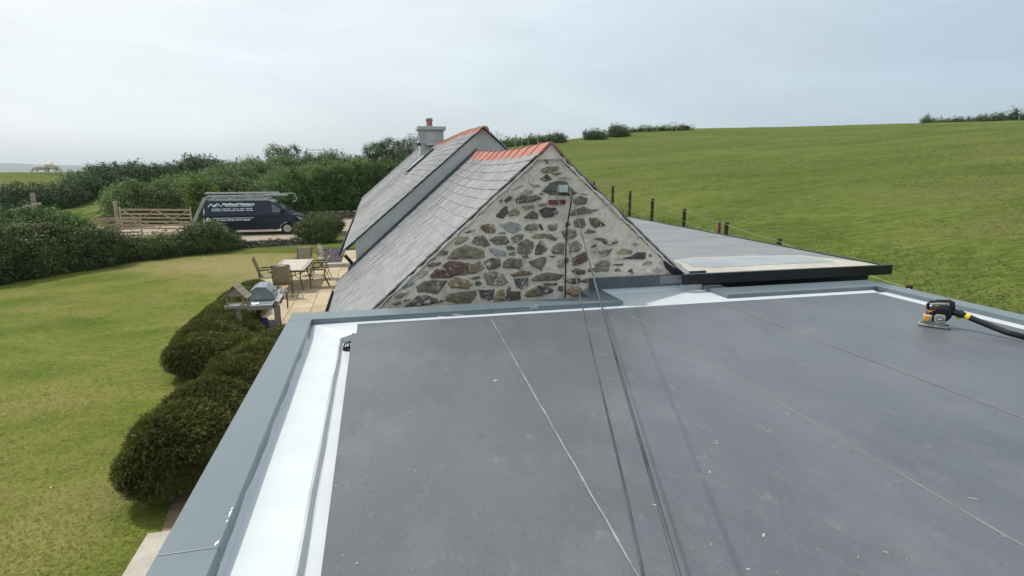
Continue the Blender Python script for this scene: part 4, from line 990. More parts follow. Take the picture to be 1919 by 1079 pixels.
for sgn in (-1, 1):
    xe = HX + sgn * (HX - HXE - .03); o = len(m.v); ys_ = np.linspace(YE + .02, HYE, 14)
    for y in ys_:
        for (x, dz) in ((HX, 0), (xe, 0), (xe, -.03), (HX, -.03)): m.v.append((x, y, HZ + hs(y) - abs(x - HX) * HPT + dz))
    for i in range(len(ys_) - 1):
        for j in range(4): m.f.append((o + i * 4 + j, o + i * 4 + (j + 1) % 4, o + (i + 1) * 4 + (j + 1) % 4, o + (i + 1) * 4 + j))
    m.f.append((o, o + 1, o + 2, o + 3))
link('roof_boarding', m, 'dark_metal', house)
HRT = ridge_tile(0.46)
k = 0; y = YE - .09
while y < 20.7:
    place(HRT, 'ridge_tile', 'ridge', house, Matrix.Translation((HX, y, HZ + hs(y) + .026)) @ Euler((rs.uniform(-.008, .008), 0, rs.uniform(-.012, .012))).to_matrix().to_4x4()); y += 0.455
m = MB(); gx_, gz_ = HXE - .06, hzr(HXE) - .045
pr = [(gx_ + .06 * math.cos(a), YE - .1, gz_ + .06 * math.sin(a)) for a in np.linspace(math.pi, 2 * math.pi, 9)] + [(gx_ + .05 * math.cos(a), YE - .1, gz_ + .05 * math.sin(a)) for a in np.linspace(2 * math.pi, math.pi, 9)]
m.prism(pr, (0, HYE - YE, 0)); m.tube([(gx_ + .06, YE + .05, gz_ - .05), (gx_ + .18, YE + .05, gz_ - .2), (gx_ + .22, YE + .05, gz_ - .5), (gx_ + .22, YE + .05, .05)], .035, 8)
link('gutter', m, 'black', house)
# chimney
ch = MB().prism([(1.62, 20.6, 4.0), (2.46, 20.6, 4.0), (2.46, 20.6, 5.30), (1.62, 20.6, 5.30)], (0, .75, 0))
ch.prism([(1.50, 20.62, 3.6), (1.64, 20.62, 4.25), (1.64, 20.62, 4.7), (1.64, 20.62, 3.6)], (0, .7, 0))
ch.box((2.04, 20.98, 4.86), (0.9, .82, .05))
chim = link('chimney', ch, 'chimney', house, bevel=0.015)
link('chimney_cap', MB().box((2.04, 20.97, 5.37), (1.0, .92, .13)), 'chimney', chim, bevel=0.02)
link('chimney_pot', MB().lathe([(0.11, 5.43), (0.115, 5.50), (0.10, 5.52), (0.105, 5.62), (0.125, 5.63), (0.128, 5.68), (0.10, 5.69)], (2.0, 20.95, 0), 14), 'ridge', chim, smooth=True)
link('cowl', MB().lathe([(0.09, 5.68), (0.09, 5.705), (0.14, 5.71), (0.11, 5.745), (0.02, 5.775)], (2.0, 20.95, 0), 14), 'chimney', chim)
m = MB()
for i in range(9):
    t = i / 8
    m.v += [(1.83 + .44 * t, 20.56 - .05 * math.sin(math.pi * t), 4.76), (1.83 + .44 * t, 20.48 - .04 * math.sin(math.pi * t), 4.80), (1.83 + .44 * t, 20.58, 4.86)]
for i in range(8):
    for j in range(3): m.f.append((i * 3 + j, i * 3 + (j + 1) % 3, (i + 1) * 3 + (j + 1) % 3, (i + 1) * 3 + j))
link('drip_ledge', m, 'chimney', chim)
# aerial on the chimney
ae = thing('tv_aerial', 'small television aerial clamped to the chimney side', 'aerial', (1.58, 20.55, 5.0))
m = MB().bar((0.02, 0, -.25), (0.02, 0, .25), .03); link('mast', m, 'galv', ae)
m = MB().bar((-.42, 0, .16), (.02, 0, .16), .018)
for i in range(7): m.bar((-.40 + i * .055, -.16, .16), (-.40 + i * .055, .16, .16), .008)
link('boom', m, 'galv', ae)
link('bracket', MB().lathe([(.04, -.05), (.055, -.02), (.055, .02), (.04, .05)], (0.0, -.02, -.18), 10), 'black', ae)
# satellite dish beyond the ridge
sdp = onx(909.5, 243, HX + .55)
sdh = thing('satellite_dish', 'pale round satellite dish just behind the taller roof ridge', 'satellite dish', (float(sdp[0]), float(sdp[1]), float(sdp[2])))
m = MB(); m.lathe([(.01, .03), (.05, .02), (.085, 0), (.095, -.015), (.09, -.015), (.05, .01), (.01, .02)], n=18, axis='y'); link('reflector', m, 'grey_lt', sdh, smooth=True)
link('arm', MB().tube([(0, .03, 0), (0, .12, -.2), (0, .1, -.6)], .016, 6), 'galv', sdh)
link('feed', MB().tube([(0, .02, -.09), (0, -.11, -.03)], .008, 6).lathe([(.01, -.13), (.015, -.11), (.01, -.10)], (0, 0, -.03), 8, 'y'), 'galv', sdh)
# roof window
def on_roof(x, y, up=0.0):
    """pixel onto the left pitch of the taller roof"""
    d = ray(x, y); n_ = np.array([-HSA, 0, HCA]); p0 = np.array([HX, 0, HZ]) + n_ * up
    return CAM + d * (((p0 - CAM) @ n_) / (d @ n_))
wa, wb = on_roof(768, 321, .05), on_roof(812, 279, .05)
ry0 = float((wa[1] + wb[1]) / 2); s_lo = (HX - float(wa[0])) / HCA; s_hi = (HX - float(wb[0])) / HCA
HN = Vector((-HSA, 0, HCA)); HV = Vector((HCA, 0, HSA)); HU = Vector((0, 1, 0))
def rp_(s, y, up): return Vector((HX, y, HZ + hs(y))) - HV * s + HN * up
rw_w, ymid = 0.95, ry0 + 0.42
rw = MB()
for (sa_, sb_, ya, yb) in ((s_hi, s_lo, ymid - rw_w / 2, ymid - rw_w / 2 + .07), (s_hi, s_lo, ymid + rw_w / 2 - .07, ymid + rw_w / 2), (s_hi, s_hi + .08, ymid - rw_w / 2, ymid + rw_w / 2), (s_lo - .08, s_lo, ymid - rw_w / 2, ymid + rw_w / 2)):
    rw.prism([rp_(sa_, ya, .0), rp_(sa_, yb, .0), rp_(sb_, yb, .0), rp_(sb_, ya, .0)], HN * .085)
rwo = link('roof_window', rw, 'dark_metal', house)
link('pane', MB().prism([rp_(s_hi + .05, ymid - rw_w / 2 + .05, .07), rp_(s_hi + .05, ymid + rw_w / 2 - .05, .07), rp_(s_lo - .05, ymid + rw_w / 2 - .05, .07), rp_(s_lo - .05, ymid - rw_w / 2 + .05, .07)], HN * .03), 'glass_sky', rwo)
link('flashing', MB().prism([rp_(s_hi - .06, ymid - rw_w / 2 - .08, .036), rp_(s_hi - .06, ymid + rw_w / 2 + .08, .036), rp_(s_lo + .12, ymid + rw_w / 2 + .08, .036), rp_(s_lo + .12, ymid - rw_w / 2 - .08, .036)], HN * .012), 'lead', rwo)

# ------------------------------------------------------------------ low extension on the right
low = thing('low_flat_roof_extension', 'low flat-roofed extension with pale grey felt and a black fascia beside the gable', 'roof', (0, 0, 0))
RX, RY0, RY1, RT2 = 7.12, 6.56, 15.2, 2.62
m = MB().box(((3.6 + RX) / 2, (RY0 + RY1) / 2 + .05, RT2 - .06), (RX - 3.6, RY1 - RY0 - .1, .11))
link('roof_felt', m, 'roof2', low)
link('fascia', MB().box(((3.86 + RX + .06) / 2, RY0 - .02, RT2 - .045), (RX + .06 - 3.86, .06, .14)), 'black', low, bevel=0.006)
link('fascia', MB().box((RX + .02, (RY0 + RY1) / 2 + .03, RT2 - .05), (.05, RY1 - RY0, .12)), 'black', low)
link('wall', MB().box(((4.0 + RX - .12) / 2, (RY0 + RY1) / 2 + .12, 1.25), (RX - .12 - 4.0, RY1 - RY0 - .1, 2.5)), 'navy_wall', low)
link('gutter_end', MB().tube([(RX + .0, RY0 + .2, RT2 - .12), (RX + .09, RY0 + .2, RT2 - .14)], .03, 8), 'black', low)
# dried-out ponding near the front edge
def blobpoly(pts, z, seed, jit=.02):
    r = random.Random(seed); out = []
    for i in range(len(pts)):
        a, b = pts[i], pts[(i + 1) % len(pts)]
        for k in range(6):
            t = k / 6; p = onz(a[0] + (b[0] - a[0]) * t, a[1] + (b[1] - a[1]) * t, z)
            out.append((min(p[0] + r.uniform(-jit, jit), RX - .03), max(p[1] + r.uniform(-jit, jit), RY0 + .03), z))
    return out
bp = blobpoly([(1262, 487), (1300, 482), (1400, 479), (1500, 478), (1560, 484), (1620, 491), (1652, 497), (1560, 503), (1400, 509), (1295, 512)], RT2 + .0, 2)
link('dried_patch', MB().add([(x, y, RT2 - .0005) for x, y, z in bp], [tuple(range(len(bp)))]), 'patch_cream', low)
bp = blobpoly([(1270, 486), (1340, 483), (1470, 479), (1540, 485), (1565, 491), (1480, 494), (1420, 497), (1350, 501), (1300, 500)], RT2, 3)
link('damp_patch', MB().add([(x, y, RT2 + .003) for x, y, z in bp], [tuple(range(len(bp)))]), 'patch_grey', low)

# ------------------------------------------------------------------ garden furniture
# dining table
tb = thing('patio_table', 'long pale-topped garden dining table on the paved terrace', 'table', (-2.87, 20.55, 0.012), R(-2))
TL, TW = 2.45, 1.06
link('table_top', MB().box((0, 0, .715), (TW, TL, .03)), 'tabletop', tb, bevel=0.008)
m = MB()
for x in (-TW / 2 + .08, TW / 2 - .08): m.box((x, 0, .7315), (.07, TL - .16, .004))
for y in (-TL / 2 + .08, TL / 2 - .08): m.box((0, y, .7317), (TW - .23, .07, .004))
link('inlay_band', m, 'tabletrim', tb)
link('rim', MB().box((0, -TL / 2, .70), (TW, .025, .05)).box((0, TL / 2, .70), (TW, .025, .05)).box((-TW / 2, 0, .70), (.025, TL, .05)).box((TW / 2, 0, .70), (.025, TL, .05)), 'frame', tb)
for sx_ in (-1, 1):
    for sy_ in (-1, 1):
        link('leg', MB().tube([(sx_ * .38, sy_ * .85, .70), (sx_ * .33, sy_ * .78, .35), (sx_ * .42, sy_ * .90, 0)], .022, 8), 'frame', tb)
link('stretcher', MB().tube([(-.33, -.78, .35), (.33, .78, .35)], .012, 6).tube([(-.33, .78, .35), (.33, -.78, .35)], .012, 6), 'frame', tb)
# chairs: +y is the way the sitter faces
def make_chair(label):
    c = thing('patio_chair', label, 'chair', (0, 0, 0), 0, 'sling chairs round the terrace table')
    for s in (-1, 1):
        x = s * .27
        link('frame_side', MB().tube([(x, .26, 0), (x, .27, .40), (x, .22, .60), (x, .12, .645), (x, -.16, .635), (x, -.24, .61)], .014, 7), 'frame', c)
        link('back_leg', MB().tube([(x, -.36, 0), (x, -.20, .40), (x, -.24, .62), (x, -.36, 1.0), (x * .94, -.40, 1.05)], .014, 7), 'frame', c)
        link('armrest', MB().box((x, .0, .662), (.05, .34, .022)), 'frame', c, bevel=.008)
    def sling(pts):
        m = MB(); k = len(pts); nn = 7
        for (y, z) in pts:
            for i in range(nn):
                u_ = i / (nn - 1); m.v.append(((u_ - .5) * .50, y, z - .018 * math.sin(math.pi * u_)))
        for j in range(k - 1):
            for i in range(nn - 1): m.f.append((j * nn + i, j * nn + i + 1, (j + 1) * nn + i + 1, (j + 1) * nn + i))
        return m
    o = link('seat', sling([(.26, .40), (.2, .425), (.05, .415), (-.1, .40), (-.19, .40)]), 'sling', c, smooth=True); sm = o.modifiers.new('t', 'SOLIDIFY'); sm.thickness = .012
    o = link('backrest', sling([(-.20, .42), (-.24, .60), (-.30, .80), (-.365, 1.0), (-.38, 1.04)]), 'sling', c, smooth=True); sm = o.modifiers.new('t', 'SOLIDIFY'); sm.thickness = .012
    link('rail', MB().tube([(-.27, .25, .40), (.27, .25, .40)], .012, 6).tube([(-.27, -.2, .40), (.27, -.2, .40)], .012, 6), 'frame', c)
    link('top_rail', MB().tube([(-.26, -.40, 1.045), (-.12, -.41, 1.06), (.12, -.41, 1.06), (.26, -.40, 1.045)], .016, 7), 'sling', c)
    return c
ch0 = make_chair('brown sling garden chair at the table end beside the barbecue')
ch0.location = (-2.98, 18.85, .012); ch0.rotation_euler = (0, 0, R(4))
dup(ch0, (-2.75, 22.45, .012), R(176), 'sling garden chair at the table end towards the dry stone wall')
dup(ch0, (-3.72, 20.35, .012), R(-84), 'sling garden chair on the lawn side of the terrace table')
dup(ch0, (-2.02, 20.0, .012), R(96), 'sling garden chair on the house side of the table, next to the barbecue end')
dup(ch0, (-2.08, 21.55, .012), R(88), 'sling garden chair on the house side of the table, beside the slate bed')
# wooden planter
pl = thing('wooden_planter', 'small square wooden planter at the lawn edge of the terrace', 'planter', (-4.0, 18.6, 0))
for k, (x, y, dx, dy) in enumerate([(0, -.18, .38, .03), (0, .18, .38, .03), (-.18, 0, .03, .33), (.18, 0, .03, .33)]):
    link('side_board', MB().box((x, y, .2), (dx, dy, .4)), 'oldwood', pl)
link('soil', MB().box((0, 0, .33), (.33, .33, .06)), 'earth', pl)
# barbecue: long axis along y, front to +x
bq = thing('gas_barbecue', 'stainless gas barbecue with closed grey hood and side shelves', 'barbecue', (-2.80, 14.75, 0), R(2))
prof = [(-.27, .86), (-.30, .98), (-.24, 1.12), (-.10, 1.20), (.10, 1.19), (.24, 1.06), (.29, .92), (.29, .86)]
hood = link('hood', MB().prism([(x, -.36, z) for x, z in prof], (0, .72, 0)), 'bbq_lid', bq, bevel=.015)
link('hood_handle', MB().tube([(.30, -.26, 1.0), (.36, -.26, 1.0), (.36, .26, 1.0), (.30, .26, 1.0)], .014, 7), 'steel', hood)
link('thermometer', MB().lathe([(.035, 0), (.035, .02), (.01, .022)], (.275, 0, 1.06), 12, 'x'), 'steel', hood)
link('firebox', MB().prism([(-.27, -.36, .84), (.29, -.36, .84), (.25, -.36, .66), (-.23, -.36, .66)], (0, .72, 0)), 'bbq_dark', bq)
link('control_panel', MB().prism([(.285, -.42, .86), (.40, -.42, .83), (.38, -.42, .70), (.27, -.42, .70)], (0, .84, 0)), 'steel', bq, bevel=.006)
for y in (-.27, -.09, .09, .27): link('knob', MB().lathe([(.030, 0), (.030, .012), (.022, .035), (.004, .036)], (.395, y, .77), 12, 'x'), 'knob', bq)
for s in (-1, 1):
    sh = link('side_shelf', MB().box((.02, s * .62, .845), (.56, .46, .035)), 'steel', bq, bevel=.01)
    link('shelf_lip', MB().box((.02, s * .845, .80), (.56, .02, .10)), 'galv', sh)
for x in (-.24, .28):
    for y in (-.40, .40): link('leg', MB().box((x, y, .36), (.04, .04, .70)), 'galv', bq)
link('cabinet_shelf', MB().box((.02, 0, .16), (.54, .82, .03)), 'bbq_dark', bq)
link('door_panel', MB().box((.285, 0, .42), (.02, .74, .46)), 'bbq_dark', bq)
link('back_panel', MB().box((-.25, 0, .42), (.015, .76, .46)), 'bbq_dark', bq)
link('tool_rack', MB().tube([(.33, .52, .84), (.46, .52, .86), (.46, .80, .86), (.33, .80, .84)], .01, 6), 'steel', bq)
for y in (.55, .64, .73): link('hanging_tool', MB().tube([(.455, y, .85), (.46, y, .52), (.455, y, .40)], .009, 6), 'frame', bq)
link('caster', MB().lathe([(.05, -.015), (.05, .015)], (.28, -.40, .05), 12, 'y'), 'tyre', bq)
gb = thing('gas_bottle', 'dark blue gas bottle standing under the barbecue shelf', 'gas bottle', (-2.76, 14.12, .0))
link('cylinder', MB().lathe([(.12, 0), (.15, .04), (.15, .40), (.11, .48), (.03, .5)], n=16), 'bbq_navy', gb, smooth=True)
link('valve', MB().lathe([(.03, .49), (.03, .56), (.05, .57), (.05, .59), (.01, .6)], n=10), 'galv', gb)
cpz = thing('cleaning_cloth', 'small white cloth lying on the barbecue side shelf', 'cloth', (-2.92, 14.08, .865))
link('fabric', MB().add([(x * .12, y * .10, .006 * math.sin(x * 5 + y * 3) + .006) for y in (-1, -.3, .4, 1) for x in (-1, -.4, .3, 1)], [(j * 4 + i, j * 4 + i + 1, j * 4 + i + 5, j * 4 + i + 4) for j in range(3) for i in range(3)]), 'print', cpz)
# bird table standing in the juniper
_p = atd(446, 574, 13.6); BTL = (float(_p[0]), float(_p[1]), float(_p[2]) - 1.12)
bt = thing('bird_table', 'weathered wooden bird table with pitched slatted roof rising from the juniper', 'bird table', BTL, R(-6))
link('post', MB().box((0, 0, .5), (.09, .09, 1.22)), 'oldwood', bt)
link('tray', MB().box((0, 0, 1.12), (.52, .42, .02)), 'oldwood', bt)
for (c, d) in (((0, -.20, 1.145), (.52, .02, .05)), ((0, .20, 1.145), (.52, .02, .05)), ((-.25, 0, 1.145), (.02, .38, .05)), ((.25, 0, 1.145), (.02, .38, .05))): link('tray_edge', MB().box(c, d), 'oldwood', bt)
for sx_ in (-1, 1):
    for sy_ in (-1, 1): link('upright', MB().box((sx_ * .19, sy_ * .15, 1.24), (.03, .03, .24)), 'oldwood', bt)
for sx_ in (-1, 1):
    for k in range(4):
        q_ = (k + .5) * .098
        link('roof_slat', MB().box((sx_ * q_ * .74, 0, 1.60 - q_ * .68 + .006 * (3 - k)), (.104, .44, .014), (0, sx_ * R(42), 0)), 'oldwood', bt)
bt.scale = (.88, .88, 1)
for sy_ in (-1, 1):
    link('gable_board', MB().prism([(-.20, sy_ * .16, 1.38), (.20, sy_ * .16, 1.38), (0, sy_ * .16, 1.565)], (0, .014, 0)), 'oldwood', bt)
fd = thing('feeder_dish', 'white dish lying on the tray of the bird table', 'dish', (BTL[0] - .03, BTL[1] - .03, BTL[2] + 1.135), R(-6))
link('bowl', MB().box((-.02, 0, .02), (.24, .20, .035)), 'print', fd, bevel=.008)

# ------------------------------------------------------------------ leaf blower on the membrane
bpos = onz(1751, 610, RZ + .012)
vaz = math.atan2(bpos[0], bpos[1])
LBS = .70
lb = thing('leaf_blower', 'black petrol leaf blower with orange cap lying ready on the grey roof', 'leaf blower', (float(bpos[0]), float(bpos[1]), RZ + .010), -vaz)
m = MB(); ringp = []
for i in range(21):
    a = 2 * math.pi * i / 20; cxs = .185 * (abs(math.cos(a)) ** .55) * (1 if math.cos(a) > 0 else -1); sy_ = .105 * (abs(math.sin(a)) ** .55) * (1 if math.sin(a) > 0 else -1)
    ringp.append((cxs, sy_, .016))
link('base_ring', MB().tube(ringp, .016, 7, False), 'grey_pl', lb, smooth=True)
link('base_frame', MB().box((-.01, 0, .055), (.27, .15, .045)).box((.10, -.06, .035), (.05, .03, .05)).box((-.12, -.06, .035), (.05, .03, .05)), 'grey_pl', lb, bevel=.008)
link('fan_housing', MB().lathe([(.05, -.075), (.125, -.07), (.140, -.04), (.142, .04), (.12, .08), (.04, .085)], (.045, 0, .205), 24, 'y'), 'black', lb, smooth=True)
m = MB()
for k in range(9): m.box((.045 + (k - 4) * .022, -.079, .235), (.007, .012, .11 - abs(k - 4) * .008))
gr = link('intake_grille', m, 'tyre', lb); stuff(gr)
eng = link('engine_cover', MB().prism([(-.01, -.09, .09), (.115, -.09, .09), (.115, -.09, .185), (.09, -.09, .20), (.01, -.09, .20), (-.02, -.09, .17)], (0, -.05, 0)), 'grey_pl', lb, bevel=.008)
link('name_plate', MB().box((.055, -.1425, .135), (.078, .004, .026)), 'black', eng)
link('plate_lettering', MB().box((.055, -.1452, .136), (.058, .002, .010)), 'print', eng)
link('fuel_tank', MB().box((-.095, -.05, .125), (.11, .12, .09)), 'grey_lt', lb, bevel=.015)
link('fuel_cap', MB().lathe([(.036, -.03), (.038, -.02), (.038, .012), (.028, .018)], (-.10, -.112, .125), 14, 'y'), 'orange', lb)
link('side_cover', MB().prism([(-.13, -.06, .17), (-.04, -.06, .17), (.0, -.06, .22), (-.02, -.06, .27), (-.12, -.06, .22)], (0, .12, 0)), 'brown_pl', lb, bevel=.01)
link('choke_lever', MB().bar((-.10, -.068, .205), (-.015, -.068, .255), .016, .02), 'orange', lb, bevel=.004)
link('handle', MB().tube([(-.105, 0, .24), (-.115, 0, .30), (-.085, 0, .355), (-.02, 0, .375), (.06, 0, .385), (.13, 0, .392), (.165, 0, .37), (.172, 0, .30), (.172, 0, .23)], [.022, .022, .022, .021, .021, .024, .034, .036, .036], 9), 'black', lb, smooth=True)
link('trigger', MB().box((.07, -.005, .358), (.05, .02, .02)), 'orange', lb, bevel=.004)
link('throttle_cover', MB().box((.0, -.02, .335), (.19, .05, .022), (0, R(-6), 0)), 'grey_pl', lb, bevel=.006)
tube_pts = [(.15, .02, .245), (.25, .02, .225), (.33, .01, .205), (.46, -.02, .165), (.62, -.07, .118), (.80, -.13, .072), (1.02, -.21, .05)]
link('blower_tube', MB().tube(tube_pts, [.052, .050, .044, .041, .041, .041, .040], 14), 'black', lb, smooth=True)
link('tube_collar', MB().tube([(.245, .02, .226), (.30, .015, .213)], .057, 14), 'black', lb)
link('tube_label', MB().tube([(.335, .009, .2035), (.385, -.003, .1885)], .0455, 14), 'yellow', lb)
link('clamp_knob', MB().lathe([(.02, -.03), (.02, 0)], (.26, .02, .17), 8), 'yellow', lb)
lb.scale = (LBS,) * 3

# ------------------------------------------------------------------ van on the drive
VY = 33.6
va = ony(384, 420, VY); vb = ony(563, 420, VY)
VL = 5.15; VX0 = float((va[0] + vb[0]) / 2) - VL / 2 + .08
van = thing('panel_van', 'dark navy panel van with white roofing lettering parked on the drive', 'van', (VX0, VY + 1.0, DZ))
def vw(z): return .985 if z < 1.15 else .985 - (z - 1.15) * .155
def arch(cx, r, n=9): return [(cx - r * math.cos(math.pi * i / n), .30 + r * math.sin(math.pi * i / n)) for i in range(n + 1)]
FW, RW, WR = 4.22, 0.98, .335
lowp = [(.02, .30)] + arch(RW, .42) + arch(FW, .42) + [(4.98, .26), (5.10, .34), (5.15, .55), (5.12, .78), (5.03, .98), (4.80, 1.09), (4.50, 1.15), (.03, 1.15), (0, .62), (.0, .45)]
upp = [(.03, 1.15), (4.50, 1.15), (4.36, 1.30), (3.56, 1.88), (3.42, 1.95), (3.20, 1.985), (.25, 1.985), (.13, 1.93), (.08, 1.8)]
m = MB()
for poly in (lowp, upp):
    n_ = len(poly); o = len(m.v)
    m.v += [(x, -vw(z) * (1 - .10 * max(0, (x - 4.6) / .55) ** 2), z) for x, z in poly] + [(x, vw(z) * (1 - .10 * max(0, (x - 4.6) / .55) ** 2), z) for x, z in poly]
    m.f += [tuple(o + i for i in range(n_)), tuple(o + n_ + i for i in range(n_))[::-1]]
    for i in range(n_):
        j = (i + 1) % n_
        if abs(poly[i][1] - 1.15) < 1e-6 and abs(poly[j][1] - 1.15) < 1e-6: continue
        m.f.append((o + i, o + n_ + i, o + n_ + j, o + j))
van.scale = (1, 1, .95)
body = link('body', m, 'van', van, bevel=.025)
bmm = bmesh.new(); bmm.from_mesh(body.data); bmesh.ops.remove_doubles(bmm, verts=bmm.verts, dist=1e-4); bmesh.ops.recalc_face_normals(bmm, faces=bmm.faces); bmm.to_mesh(body.data); bmm.free()
def side_panel(name, poly, mat, off, parent=van, th=.006, side=-1):
    return link(name, MB().prism([(x, side * (vw(z) + off), z) for x, z in poly], (0, side * th, 0)), mat, parent)
side_panel('side_window', [(2.92, 1.83), (3.46, 1.86), (4.02, 1.42), (4.00, 1.25), (3.45, 1.27), (3.06, 1.33), (2.96, 1.5)], 'glass', .002)
side_panel('quarter_glass', [(3.50, 1.80), (3.98, 1.43), (3.97, 1.285), (3.50, 1.30)], 'glass_pale', .009)
side_panel('side_window', [(2.92, 1.83), (3.46, 1.86), (4.02, 1.42), (4.00, 1.25), (3.06, 1.33)], 'glass', .002, side=1)
link('windscreen', MB().prism([(3.60, -.80, 1.865), (3.60, .80, 1.865), (4.33, .92, 1.335), (4.33, -.92, 1.335)], (.006, 0, .009)), 'glass', van)
link('rear_window', MB().prism([(.055, -.70, 1.35), (.055, .70, 1.35), (.09, .66, 1.80), (.09, -.66, 1.80)], (-.006, 0, 0)), 'glass', van)
for s in (-1, 1):
    link('headlight', MB().prism([(4.72, s * .97, 1.03), (5.05, s * .90, .90), (5.10, s * .87, .78), (4.92, s * .96, .86)], (.02, s * .02, .012)), 'lamp_clear', van)
    link('tail_lamp', MB().prism([(-.006, s * .90, .75), (-.006, s * .985, .75), (.02, s * .955, 1.35), (.02, s * .87, 1.35)], (-.012, s * .012, 0)), 'lamp_red', van)
    link('mirror', MB().box((4.02, s * 1.10, 1.36), (.14, .20, .26)), 'black', van, bevel=.03)
link('reflector_strip', MB().prism([(.0, -.995, .55), (.05, -1.0, .55), (.10, -.945, 1.55), (.05, -.94, 1.55)], (0, -.008, 0)), 'print', van)
link('bonnet_edge', MB().tube([(4.36, -.90, 1.30), (4.78, -.86, 1.125), (5.02, -.72, 1.01)], .014, 6), 'van', van)
link('door_handle', MB().box((3.02, -1.0, 1.05), (.18, .03, .04)), 'black', van, bevel=.006)
link('side_step', MB().tube([(1.55, -1.03, .27), (3.70, -1.03, .27)], .028, 8), 'alu', van)
link('rubbing_strip', MB().box((2.55, -.992, .62), (2.2, .012, .05)), 'black', van)
link('front_bumper', MB().box((5.05, 0, .42), (.18, 1.70, .26)), 'black', van, bevel=.04)
link('rear_bumper', MB().box((-.03, 0, .45), (.14, 1.85, .22)), 'black', van, bevel=.03)
link('grille', MB().box((5.13, 0, .72), (.03, 1.1, .16)), 'black', van, bevel=.01)
m = MB()
for x in (1.55, 2.78, 3.0): m.box((x, -.9865, .85), (.008, .004, .6)); 
m.box((2.1, -.9865, 1.16), (2.3, .004, .008)); link('door_shut_lines', m, 'black', van)
stuff(van.children[-1])
for x in (RW, FW):
    for s in (-1, 1):
        wh = link('wheel', MB().lathe([(.20, -.09), (.30, -.105), (WR, -.08), (WR, .08), (.30, .105), (.20, .09)], (x, s * .86, WR), 24, 'y'), 'tyre', van)
        rm = MB().lathe([(.05, 0), (.215, 0), (.215, .02), (.195, .02), (.195, .005)], (x, s * .955, WR), 20, 'y')
        for k in range(8):
            a = 2 * math.pi * k / 8; rm.bar((x + .03 * math.cos(a), s * .972, WR + .03 * math.sin(a)), (x + .205 * math.cos(a), s * .972, WR + .205 * math.sin(a)), .045, .012, up=(0, 1, 0))
        link('rim', rm, 'alu', wh)
# lettering and marks on the van side
def text_mesh(txt, size, x, z, bold=.012, name='lettering', parent=van):
    cu = bpy.data.curves.new('t', 'FONT'); cu.body = txt; cu.size = size; cu.offset = bold; cu.extrude = 0.0; cu.align_x = 'LEFT'
    to = bpy.data.objects.new('t', cu); COL.objects.link(to)
    bpy.context.view_layer.update()
    me = bpy.data.meshes.new_from_object(to.evaluated_get(bpy.context.evaluated_depsgraph_get()))
    bpy.data.objects.remove(to)
    co = np.empty(len(me.vertices) * 3); me.vertices.foreach_get('co', co); co = co.reshape(-1, 3)
    wd = co[:, 0].max() - co[:, 0].min()
    out = np.stack([x + co[:, 0] - co[:, 0].min(), np.array([-(vw(z + c) + .006) for c in co[:, 1]]), z + co[:, 1]], 1)
    me.vertices.foreach_set('co', out.reshape(-1)); me.update(); me.name = name
    return me, wd
def fit_text(txt, x0, x1, z, h, bold=.01):
    me, wd = text_mesh(txt, h, 0, z, bold)
    co = np.empty(len(me.vertices) * 3); me.vertices.foreach_get('co', co); co = co.reshape(-1, 3)
    co[:, 0] = x0 + co[:, 0] * (x1 - x0) / wd
    me.vertices.foreach_set('co', co.reshape(-1)); me.update()
    link('lettering', me, 'print', van)
px2x = lambda zx: (zx - 130) / 1590 * VL
zy = lambda yy: (755 - yy) / 550 * 1.985
fit_text('FlatRoof Masters', px2x(438), px2x(940), zy(277), .17, .012)
fit_text('Tel. 0044 447725 / 03977 250309', px2x(330), px2x(868), zy(520), .125, .006)
def words(y, x0, x1, spans, h, seed):
    r = random.Random(seed); z = zy(y)
    m = MB()
    for a, b in spans:
        x = px2x(x0 + (x1 - x0) * a); xe = px2x(x0 + (x1 - x0) * b)
        while x < xe - .012:
            w = r.uniform(.018, .034); hh = h * r.choice([.75, .75, 1.0])
            if x + w > xe: break
            m.prism([(x, -(vw(z) + .006), z), (x + w, -(vw(z) + .006), z), (x + w, -(vw(z + hh) + .006), z + hh), (x, -(vw(z + hh) + .006), z + hh)], (0, -.002, 0)); x += w + .009
    stuff(link('small_print', m, 'print', van))
words(298, 480, 905, [(0, .5), (.53, .56), (.59, 1)], .045, 1)
words(340, 270, 905, [(0, .2), (.23, .47), (.51, .67), (.70, .81), (.84, 1)], .055, 2)
words(366, 270, 920, [(0, .24), (.27, .58), (.61, .79), (.81, 1)], .055, 3)
words(482, 270, 915, [(0, 1)], .05, 4)
def line_mark(pts, w):
    m = MB()
    for a, b in zip(pts, pts[1:]):
        p = Vector((px2x(a[0]), -(vw(zy(a[1])) + .007), zy(a[1]))); q = Vector((px2x(b[0]), -(vw(zy(b[1])) + .007), zy(b[1])))
        m.bar(p, q, w, .003, up=(0, 1, 0))
    return m
em = link('roof_emblem', line_mark([(218, 302), (262, 250), (300, 290), (330, 268), (365, 250), (428, 298)], .045), 'print', van)
link('emblem_infill', line_mark([(262, 256), (320, 298), (355, 256), (300, 298)], .05), 'print', em)
link('emblem_window', MB().box((px2x(360), -(vw(zy(290)) + .008), zy(290)), (.05, .003, .05)), 'print', em)
cm = link('round_emblem', MB().lathe([(.115, -.002), (.115, .002)], (px2x(205), -(vw(zy(497)) + .007), zy(497)), 24, 'y'), 'print', van)
link('emblem_letter', MB().box((px2x(207), -(vw(zy(497)) + .011), zy(500)), (.028, .003, .13)).box((px2x(207), -(vw(zy(497)) + .0125), zy(494)), (.07, .003, .022)).box((px2x(211), -(vw(zy(497)) + .0128), zy(482)), (.04, .003, .022)), 'van', cm)
